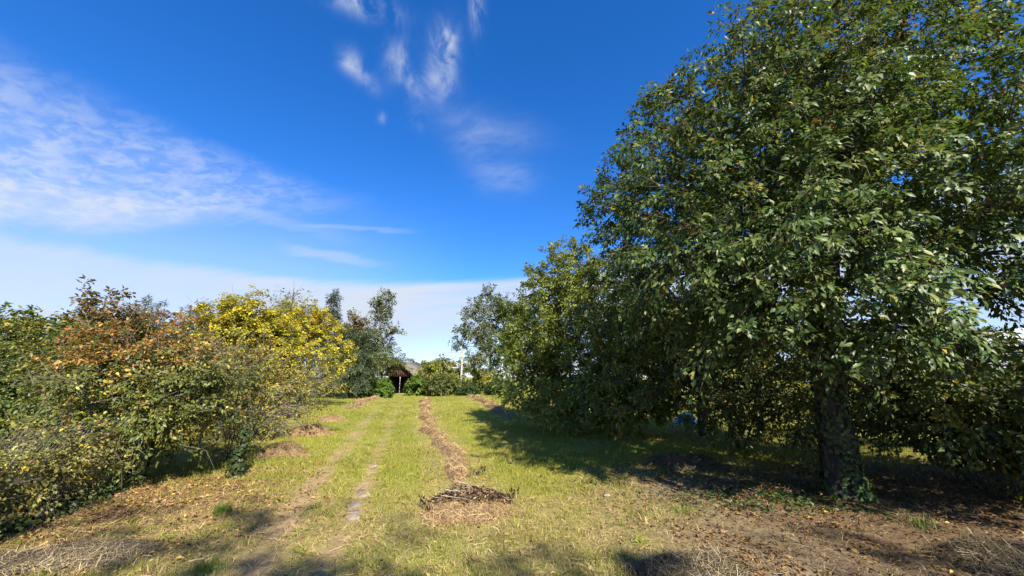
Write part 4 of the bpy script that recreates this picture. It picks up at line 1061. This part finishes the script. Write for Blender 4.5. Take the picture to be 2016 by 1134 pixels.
hay_mound('hay_heap', 'thin spread of golden hay under the brush pile', 'hay heap', G(918, 1005), .50, .42, .05, 8, STRAW_T * 1.05, M_HAYCORE, 3600)


def windrow(label, pl, w, h, seed, n):
    rng = np.random.default_rng(seed)
    d = np.concatenate([[0], np.cumsum(np.linalg.norm(np.diff(pl, axis=0), axis=1))]); m = max(8, int(d[-1] / .18))
    s = np.linspace(0, d[-1], m); C = np.stack([np.interp(s, d, pl[:, 0]), np.interp(s, d, pl[:, 1])], 1)
    for _ in range(3): C[1:-1] = (C[:-2] + 2 * C[1:-1] + C[2:]) / 4
    T = unit(np.gradient(C, axis=0)); S = np.stack([T[:, 1], -T[:, 0]], 1)
    C = C + S * ((vnoise(s, s * 0, .55, seed, 2) - .5) * .55)[:, None]
    root = thing('hay_windrow', label, 'hay windrow', (pl[0][0], pl[0][1], 0))
    o3 = np.array([pl[0][0], pl[0][1], 0])
    wv = w * (.45 + 1.1 * vnoise(s, s * 0, .8, seed + 1, 2)) * np.clip(np.minimum(s, d[-1] - s) / .5, .25, 1); hv = h * (.7 + .7 * vnoise(s, s * 0, 1.3, seed + 2)) * np.clip(np.minimum(s, d[-1] - s) / .5, .2, 1)
    u = np.linspace(-1, 1, 9)
    def surf(si, uu):
        c = np.stack([np.interp(si, s, C[:, i]) for i in (0, 1)], 1); sd = np.stack([np.interp(si, s, S[:, i]) for i in (0, 1)], 1)
        ww = np.interp(si, s, wv); hh_ = np.interp(si, s, hv)
        xy = c + sd * (uu * ww)[:, None]
        z = hh_ * np.maximum(1 - uu ** 2, 0) ** .8 * (.7 + .6 * vnoise(xy[:, 0], xy[:, 1], 3, seed)) + ground_z(xy[:, 0], xy[:, 1])
        return np.concatenate([xy, z[:, None]], 1), sd
    SI, UU = np.meshgrid(s, u, indexing='ij')
    V, _ = surf(SI.ravel(), UU.ravel()); V[:, 2] -= .012
    i = (np.arange(m - 1)[:, None] * 9 + np.arange(8)[None]).ravel()
    obj('mound', mesh('mound', V - o3, [np.stack([i, i + 9, i + 10, i + 1], 1)], None, [M_HAYCORE], smooth_shade=True), root)
    si, uu = rng.uniform(0, d[-1], n), rng.uniform(-1.25, 1.25, n)
    P, sd = surf(si, uu); P[:, 2] += rng.uniform(0, .03, n)
    N = unit(np.concatenate([sd * (uu * .6)[:, None], np.ones((n, 1))], 1) + rng.normal(0, .25, (n, 3)))
    D = unit(np.cross(N, rng.normal(0, 1, (n, 3))) + rng.normal(0, .15, (n, 3)))
    far = np.clip(P[:, 1] / 9, 1, 3)
    V, F = ribbons(P - o3, D, N, rng.uniform(.07, .24, n) * far ** .5, rng.uniform(.003, .008, n) * far, .08)
    t = STRAW_T[rng.integers(0, 5, n)] * rng.uniform(.65, 1.15, (n, 1))
    obj('straws', mesh('straws', V, F, np.repeat(t, 6, 0), [M_STRAW]), root, kind='stuff')


windrow('long winding row of golden raked hay along the middle of the lawn', WINDROW_C, .175, .11, 21, 9500)
windrow('row of raked hay at the lawn end near the sweeping boughs', WINDROW_R, .30, .16, 22, 5000)
windrow('short row of raked hay left of the tracks near the clipped hedge', WINDROW_L, .26, .12, 23, 3000)


def build_brush_pile():
    rng = np.random.default_rng(31); c = G(920, 990)
    root = thing('brush_pile', 'pile of cut sticks and withered dark leaves on golden hay in the lawn', 'brush pile', (c[0], c[1], .03))
    root.scale = (.84, .84, .72)
    # sticks: a few shared shapes, crooked and tapering
    shapes = []
    for k in range(6):
        L = 1.0; m = 7; s = np.linspace(0, 1, m)
        P = np.stack([s - .5, np.cumsum(rng.normal(0, .055, m)), np.cumsum(rng.normal(0, .035, m))], 1)
        V, F = tubes(P, np.arange(m) - 1, np.linspace(.013, .005, m), np.ones(m, bool), ref=(0.1, 0.2, 0.95), sides=6)
        shapes.append(mesh('stick', V, F, None, [M_STICK if k % 2 else M_TWIG], smooth_shade=True))
    for k in range(56):
        o = obj('stick', shapes[rng.integers(6)], root)
        a = rng.normal(.5, .7); r = rng.uniform(0, 1) ** .7
        th = rng.uniform(0, 6.28); L = rng.uniform(.25, .62)
        o.location = (.48 * r * math.cos(th), .25 * r * math.sin(th), .05 + .17 * (1 - r) + rng.uniform(0, .05))
        o.rotation_euler = (rng.uniform(0, 6.28), rng.normal(0, .25), a); o.scale = (L, L * .9, L * .9)
    n = 3000; r = rng.random(n) ** .6; th = rng.uniform(0, 6.28, n)
    P = np.stack([.66 * r * np.cos(th) + .06, .33 * r * np.sin(th), .24 * (1 - r ** 2) * rng.uniform(.3, 1.0, n) + .01], 1)
    A = unit(rng.normal(0, 1, (n, 3)) * np.array([.7, .5, .4]) + np.array([.1, -.1, -.5])); N = unit(rng.normal(0, 1, (n, 3)) + np.array([0, -.3, .5]))
    V, F, k = leaf_geo(P, A, N, rng.uniform(.035, .085, n), np.full(n, .38), 0, .25, .4)
    t = np.array([[.05, .036, .025], [.10, .07, .04], [.19, .12, .06], [.035, .03, .02], [.34, .21, .10]])[rng.integers(0, 5, n)]
    obj('withered_leaves', mesh('withered_leaves', V, F, np.repeat(t, k, 0), [M_DRY]), root, kind='stuff')


build_brush_pile()


def withered_sprig(label, c, n, seed, L=.22, ang=.35):
    """a cut branch tip lying on the grass, its dark leaves standing off it"""
    rng = np.random.default_rng(seed); z0 = float(ground_z(np.array([c[0]]), np.array([c[1]]))[0])
    root = thing('withered_sprig', label, 'sprig', (c[0], c[1], z0), ang)
    s = np.linspace(0, 1, 6); P = np.stack([(s - .3) * L * 1.4, 0 * s, .03 + .09 * s], 1)
    V, F = tubes(P, np.arange(6) - 1, np.linspace(.006, .002, 6), np.ones(6, bool), ref=(.1, .2, .95)); obj('stem', mesh('stem', V, F, None, [M_TWIG]), root)
    q = rng.random(n); Q = np.stack([(q - .3) * L * 1.4, rng.normal(0, .012, n), .035 + .09 * q], 1)
    A = unit(np.stack([rng.normal(0, .3, n), rng.normal(0, .3, n), rng.choice([-1, .6], n)], 1)); N = unit(rng.normal(0, 1, (n, 3)) + np.array([0, -1, .3]))
    V, F, k = leaf_geo(Q, A, N, rng.uniform(.04, .07, n), np.full(n, .35), 0, .2, .4)
    obj('withered_leaves', mesh('withered_leaves', V, F, np.repeat(np.array([[.035, .028, .02]]), n * k, 0), [M_DRY]), root)


withered_sprig('withered dark leaved sprig lying on the hay row above the brush pile', G(932, 940), 22, 41)
withered_sprig('withered dark leaved branch tip sticking out of the brush pile to the right', G(975, 985), 46, 42, .34, -.05)
withered_sprig('withered dark leaved branch tip below the brush pile on its left', G(840, 1008), 26, 43, .22, 2.2)


def tuft(label, c, r, n, h, seed, col):
    rng = np.random.default_rng(seed); xy = rng.normal(0, r / 2, (n, 2)); z = ground_z(xy[:, 0] + c[0], xy[:, 1] + c[1])
    t = np.array(col) * rng.uniform(.7, 1.3, (n, 1))
    V, F, T = blades(rng, xy, z, h * rng.uniform(.5, 1.2, n), rng.uniform(.004, .008, n), np.abs(rng.normal(.35, .25, n)), t, 2)
    o = obj('grass_tuft', mesh('grass_tuft', V, F, T, [M_GRASS]), None, label=label, category='grass tuft', group='fresh grass tufts'); o.location = (c[0], c[1], 0)


tuft('fresh bright green grass tuft among the leaf litter left of the tracks', G(440, 1010), .12, 200, .13, 1, (.13, .205, .03))
tuft('fresh bright green grass tuft at the bottom edge left of the tracks', G(410, 1122), .12, 130, .11, 2, (.13, .20, .03))
tuft('pale green grass tuft in the dry patch before the ivied trunk', G(1350, 1010), .13, 120, .12, 3, (.19, .22, .05))
tuft('small green grass tuft on the brown leaves right of the trunk', G(1815, 1035), .10, 70, .16, 4, (.15, .20, .05))


def stone(label, c, size, seed):
    rng = np.random.default_rng(seed); nu, nv = 7, 10
    U, Vv = np.meshgrid(np.linspace(0, math.pi, nu), np.linspace(0, 2 * math.pi, nv, endpoint=False), indexing='ij')
    d = np.stack([np.sin(U) * np.cos(Vv), np.sin(U) * np.sin(Vv), np.cos(U)], -1).reshape(-1, 3); V = d * lumps(d, rng, .16)[:, None] * np.array([1, .7, .32]) * size
    i = (np.arange(nu - 1)[:, None] * nv + np.arange(nv)[None]).ravel(); j = (np.arange(nu - 1)[:, None] * nv + (np.arange(nv)[None] + 1) % nv).ravel()
    o = obj('stone', mesh('stone', V, [np.stack([i, i + nv, j + nv, j], 1)], None, [M_STONE]), None, label=label, category='stone')
    o.location = (c[0], c[1], float(ground_z(np.array([c[0]]), np.array([c[1]]))[0]) + size * .25); o.rotation_euler = (0, 0, seed)


stone('pale flat stone in the grass at the shadow edge before the huge tree', G(1195, 978), .06, 1)
stone('small pale stone on the lit strip of grass behind the huge tree', G(1392, 876), .07, 2)
stone('white stone at the foot of the birch at the lawn end', G(917, 778), .16, 3)

# ivy creeping over the soil at the foot of the big tree
rng = np.random.default_rng(61); n = 1500
c = G(1520, 985); xy = c + rng.normal(0, 1, (n, 2)) * np.array([.75, .32]); k = vnoise(xy[:, 0], xy[:, 1], 2.2, 9) > .45; xy = xy[k]
P = np.concatenate([xy, (ground_z(xy[:, 0], xy[:, 1]) + rng.uniform(.01, .07, len(xy)))[:, None]], 1); n = len(P)
V, F, kk = leaf_geo(P, unit(rng.normal(0, 1, (n, 3)) * np.array([1, 1, .3])), unit(rng.normal(0, .4, (n, 3)) + np.array([0, 0, 1])), rng.uniform(.03, .065, n), np.full(n, .9), 0)
obj('ivy_ground_cover', mesh('ivy_ground_cover', V, F, np.repeat(np.array([[.05, .085, .025], [.035, .06, .02], [.08, .10, .03]])[rng.integers(0, 3, n)], kk, 0), [M_LEAF]), kind='stuff',
    label='ivy creeping over the soil in front of the huge tree', category='ivy')
# dark ivy fringe along the foot of the left fence
rng = np.random.default_rng(62); n = 2600; t = rng.random(n)
FL0, FL1 = G(0, 1050), G(225, 965); xy = FL0 + (FL1 - FL0) * (t * 1.5 - .35)[:, None] + rng.normal(0, .11, (n, 2))
P = np.concatenate([xy, (ground_z(xy[:, 0], xy[:, 1]) + rng.random(n) ** 1.5 * .16 + .01)[:, None]], 1)
V, F, kk = leaf_geo(P, unit(rng.normal(0, 1, (n, 3)) * np.array([1, 1, .4])), unit(rng.normal(0, .5, (n, 3)) + np.array([0.3, -.3, .8])), rng.uniform(.03, .065, n), np.full(n, .85), 0)
obj('ivy_fringe', mesh('ivy_fringe', V, F, np.repeat(np.array([[.035, .06, .02], [.05, .08, .025], [.07, .08, .025]])[rng.integers(0, 3, n)], kk, 0), [M_LEAF]), kind='stuff',
    label='dark ivy fringe along the foot of the wire fence', category='ivy')

# ------------------------------------------------------------------ fences
def cyl(name, r, h, mat, sides=10, cap=True):
    th = np.arange(sides) * 2 * np.pi / sides
    lo = np.stack([np.cos(th) * r, np.sin(th) * r, 0 * th], 1); hi = lo + np.array([0, 0, h]); top = lo * .6 + np.array([0, 0, h + r * .4])
    s = np.arange(sides); F = [np.stack([s, (s + 1) % sides, (s + 1) % sides + sides, s + sides], 1), np.stack([s + sides, (s + 1) % sides + sides, (s + 1) % sides + 2 * sides, s + 2 * sides], 1)]
    V = np.concatenate([lo, hi, top, [[0, 0, h + r * .45]]]); F.append(np.stack([s + 2 * sides, (s + 1) % sides + 2 * sides, np.full(sides, 3 * sides)], 1))
    return mesh(name, V, F, None, [mat], smooth_shade=True)


def wire_fence(label, a, b, h, step, mat, post_r, seed, cell=.07, mesh_to=None):
    rng = np.random.default_rng(seed); a, b = np.array(a), np.array(b); L = np.linalg.norm(b - a); dr = (b - a) / L
    root = thing('wire_fence', label, 'fence', (a[0], a[1], 0), math.atan2(dr[1], dr[0]))
    pm = cyl('post', post_r, h + .08, mat)
    for k in range(int(L / step) + 1):
        o = obj('post', pm, root); o.location = (k * step, 0, -.02); o.rotation_euler = (rng.normal(0, .03), rng.normal(0, .03), 0)
    n = int((mesh_to or L) / cell); V, F = [], []
    P, D = [], []
    x0 = np.arange(n) * cell
    for sg in (1, -1):
        p0 = np.stack([x0, 0 * x0 + .012 * sg, 0 * x0 + .04], 1); p1 = p0 + np.array([sg * (h - .04), 0, h - .04])
        P.append(np.stack([p0, p1], 1))
    P = np.concatenate(P)
    m = len(P); pts = P.reshape(-1, 3); par = np.full(2 * m, -1); par[1::2] = np.arange(m) * 2
    V, F = tubes(pts, par, np.full(2 * m, .0013), np.ones(2 * m, bool), sides=3)
    obj('wire_mesh', mesh('wire_mesh', V, F, None, [M_WIRE]), root)
    for z in (.06, h * .5, h):
        pts = np.array([[0, 0, z], [L, 0, z]]); V, F = tubes(pts, np.array([-1, 0]), np.full(2, .002), np.ones(2, bool), sides=4)
        obj('wire', mesh('wire', V, F, None, [M_WIRE]), root)


fa = G(-60, 1075); fb = G(521, 838); fd = unit(fb - fa)
wire_fence('chain link wire fence with slender green posts along the left thicket', fb - fd * 15.6, fb + fd * 12, 1.05, 5.2, M_GREENPOST, .025, 1, mesh_to=20)
wire_fence('rusty wire fence on the right boundary behind the shrubs', FENCE_R[2] + np.array([1.2, -2.2]), FENCE_R[1], 1.2, 2.4, M_RUST, .03, 2, cell=.12)
p = G(1958, 945); d_ = unit(np.array([p[0], p[1]]))
for dx, lab in ((0.0, 'rusty iron post leaning left of its twin on the right boundary'), (.13, 'rusty iron post leaning right of its twin on the right boundary')):
    o = obj('iron_post', cyl('iron_post', .04, 1.15, M_RUST), None, label=lab, category='post', group='pair of rusty iron posts')
    o.location = (p[0] + .35 + dx, p[1] + .35 - dx * .3, -.02); o.rotation_euler = (0, -.10 - dx * .3, 0)
for (px, py, lab) in ((1440, 868, 'thin stake nearest the dark mound behind the huge tree'), (1462, 872, 'thin stake next to the ivied trunk, in the lit gap')):
    b_ = G(px, py); o = obj('wooden_stake', cyl('wooden_stake', .022, 1.3, M_TWIG, 7), None, label=lab, category='stake', group='stakes on the boundary'); o.location = (b_[0], b_[1], -.02)
    o.rotation_euler = (.03, .04, 0)
b_ = G(1392, 858) * 1.25
o = obj('wooden_post', box_mesh('wooden_post', (.16, .14, 1.3), M_BOARD, .02), None, label='red brown wooden post in the neighbouring garden beside the blue tarp', category='post'); o.location = (b_[0], b_[1], .63)
# blue tarp over something low
rng = np.random.default_rng(9); nx = 12; X, Y = np.meshgrid(np.linspace(-1, 1, nx), np.linspace(-1, 1, nx)); x, y = X.ravel(), Y.ravel()
Z = .35 * (1 - np.abs(x) ** 3) * (1 - np.abs(y) ** 3) * (.8 + .4 * vnoise(x * 2, y * 2, 1.5, 4)) + .01
i = (np.arange(nx - 1)[:, None] * nx + np.arange(nx - 1)[None]).ravel()
b_ = G(1353, 858) * 1.25
o = obj('blue_tarp', mesh('blue_tarp', np.stack([x * .4, y * .35, Z], 1), [np.stack([i, i + 1, i + nx + 1, i + nx], 1)], None, [M_TARP], smooth_shade=True), None,
        label='crumpled blue tarp in the neighbouring garden under the dark trees', category='tarp'); o.location = (b_[0], b_[1], 0)

# ------------------------------------------------------------------ shed at the end of the path
def build_shed():
    Y = 39.0; c = W(793, 742, Y); zg = lambda py: W(793, py, Y)[2]
    sx = Y / FPX
    root = thing('shed', 'small shed with red brown boarded gable and dark porch where the tracks end', 'shed', (c[0] - .25, Y, 0), math.radians(-14))
    hw = 1.45; ez, az_ = 1.95, 3.05; dp = 3.6
    B_ = lambda sz, loc, mat, nm, par=None, rot=(0, 0, 0), bev=0.0: _place(obj(nm, box_mesh(nm, sz, mat, bev), par or root), loc, rot)
    def _place(o, loc, rot): o.location = loc; o.rotation_euler = rot; return o
    # gable boards, each cut to the slope (vertical)
    nb = 12; wdt = 2 * (hw - .12) / nb
    gable = bpy.data.objects.new('gable', None); COL.objects.link(gable); gable.parent = root
    rise = (az_ - ez) / hw
    for k in range(nb):
        x0 = -hw + .12 + k * wdt + .008; x1 = x0 + wdt - .016
        z0 = ez - .28; t0, t1 = az_ - abs(x0) * rise - .06, az_ - abs(x1) * rise - .06
        y0 = -.02 - .012 * (k % 2)
        V = np.array([[x0, y0, z0], [x1, y0, z0], [x1, y0, t1], [x0, y0, t0], [x0, y0 + .025, z0], [x1, y0 + .025, z0], [x1, y0 + .025, t1], [x0, y0 + .025, t0]])
        F = np.array([[0, 1, 2, 3], [5, 4, 7, 6], [4, 5, 1, 0], [1, 5, 6, 2], [3, 2, 6, 7], [4, 0, 3, 7]])
        obj('plank', mesh('plank', V, [F], None, [M_BOARD]), gable)
    B_((.14, .05, .14), (0.05, -.06, az_ - .42), M_WHITE, 'lamp', gable)
    for s in (-1, 1):
        ln = math.hypot(hw + .3, (hw + .3) * rise); ang = s * math.atan(rise)
        r_ = B_((ln, dp + .5, .06), (s * (hw + .3) / 2, dp / 2 - .1, az_ - (hw + .3) / 2 * rise + .03), M_ROOF, 'roof', root, (0, ang, 0))
        B_((ln, .04, .12), (s * (hw + .3) / 2, -.40, az_ - (hw + .3) / 2 * rise + .0), M_CONC, 'bargeboard', root, (0, ang, 0))
        B_((.09, .09, ez - .05), (s * (hw - .2), 0.02, (ez - .05) / 2), M_DARKWOOD, 'porch_post')
    B_((.045, .045, ez - .3), (-.02, .03, (ez - .3) / 2), M_WHITE, 'white_post')
    # dark interior: back and side walls of boards
    for k in range(10):
        B_((2 * (hw - .12) / 10 - .012, .03, ez), (-(hw - .12) + (k + .5) * 2 * (hw - .12) / 10, 1.3, ez / 2), M_DARKWOOD, 'plank')
    for s in (-1, 1): B_((.05, dp - .1, ez), (s * (hw - .08), dp / 2 + .06, ez / 2), M_DARKWOOD, 'side_wall')
    B_((2 * hw, .3, .10), (0, -.25, .05), M_CONC, 'step')
    B_((2 * hw - .2, .08, .22), (0, .03, ez - .16), M_DARKWOOD, 'beam')


build_shed()

# white film tunnel roof in the neighbouring garden
def build_tunnel():
    Y = 14.0; a = W(1925, 668, Y); top = W(2010, 642, Y)[2]
    root = thing('garden_tunnel', 'white rounded tunnel roof in the garden beyond the right boundary', 'greenhouse', (a[0] + 2.6, Y, 0), math.radians(20))
    n, r, L = 20, 2.7, 7.0; th = np.linspace(0, math.pi, n)
    prof = np.stack([np.cos(th) * r, np.sin(th) ** .8 * (top - .6) + .6 * (th * 0 + 1)], 1)
    k = 9; V = []
    for j in range(k):
        sag = -.03 * (j % 2)
        V.append(np.stack([prof[:, 0], np.full(n, j * L / (k - 1)), prof[:, 1] + sag], 1))
    V = np.concatenate(V); i = (np.arange(k - 1)[:, None] * n + np.arange(n - 1)[None]).ravel()
    obj('film', mesh('film', V, [np.stack([i, i + 1, i + n + 1, i + n], 1)], None, [M_FILM], smooth_shade=True), root)
    fan = np.concatenate([V[:n], [[0, 0, .3]]]); q = np.arange(n - 1)
    obj('end_sheet', mesh('end_sheet', fan + np.array([0, .02, 0]), [np.stack([q + 1, q, np.full(n - 1, n)], 1)], None, [M_FILM]), root)
    for j in range(0, k, 2):
        P = np.stack([prof[:, 0] * 1.005, np.full(n, j * L / (k - 1)), prof[:, 1] + .02], 1)
        Vt, Ft = tubes(P, np.arange(n) - 1, np.full(n, .025), np.ones(n, bool), ref=(0, 1, .01), sides=6); obj('hoop', mesh('hoop', Vt, Ft, None, [M_WIRE]), root)
    for s in (-1, 1): o = obj('side_board', box_mesh('side_board', (.05, L, .6), M_DARKWOOD), root); o.location = (s * r, L / 2, .3)


build_tunnel()
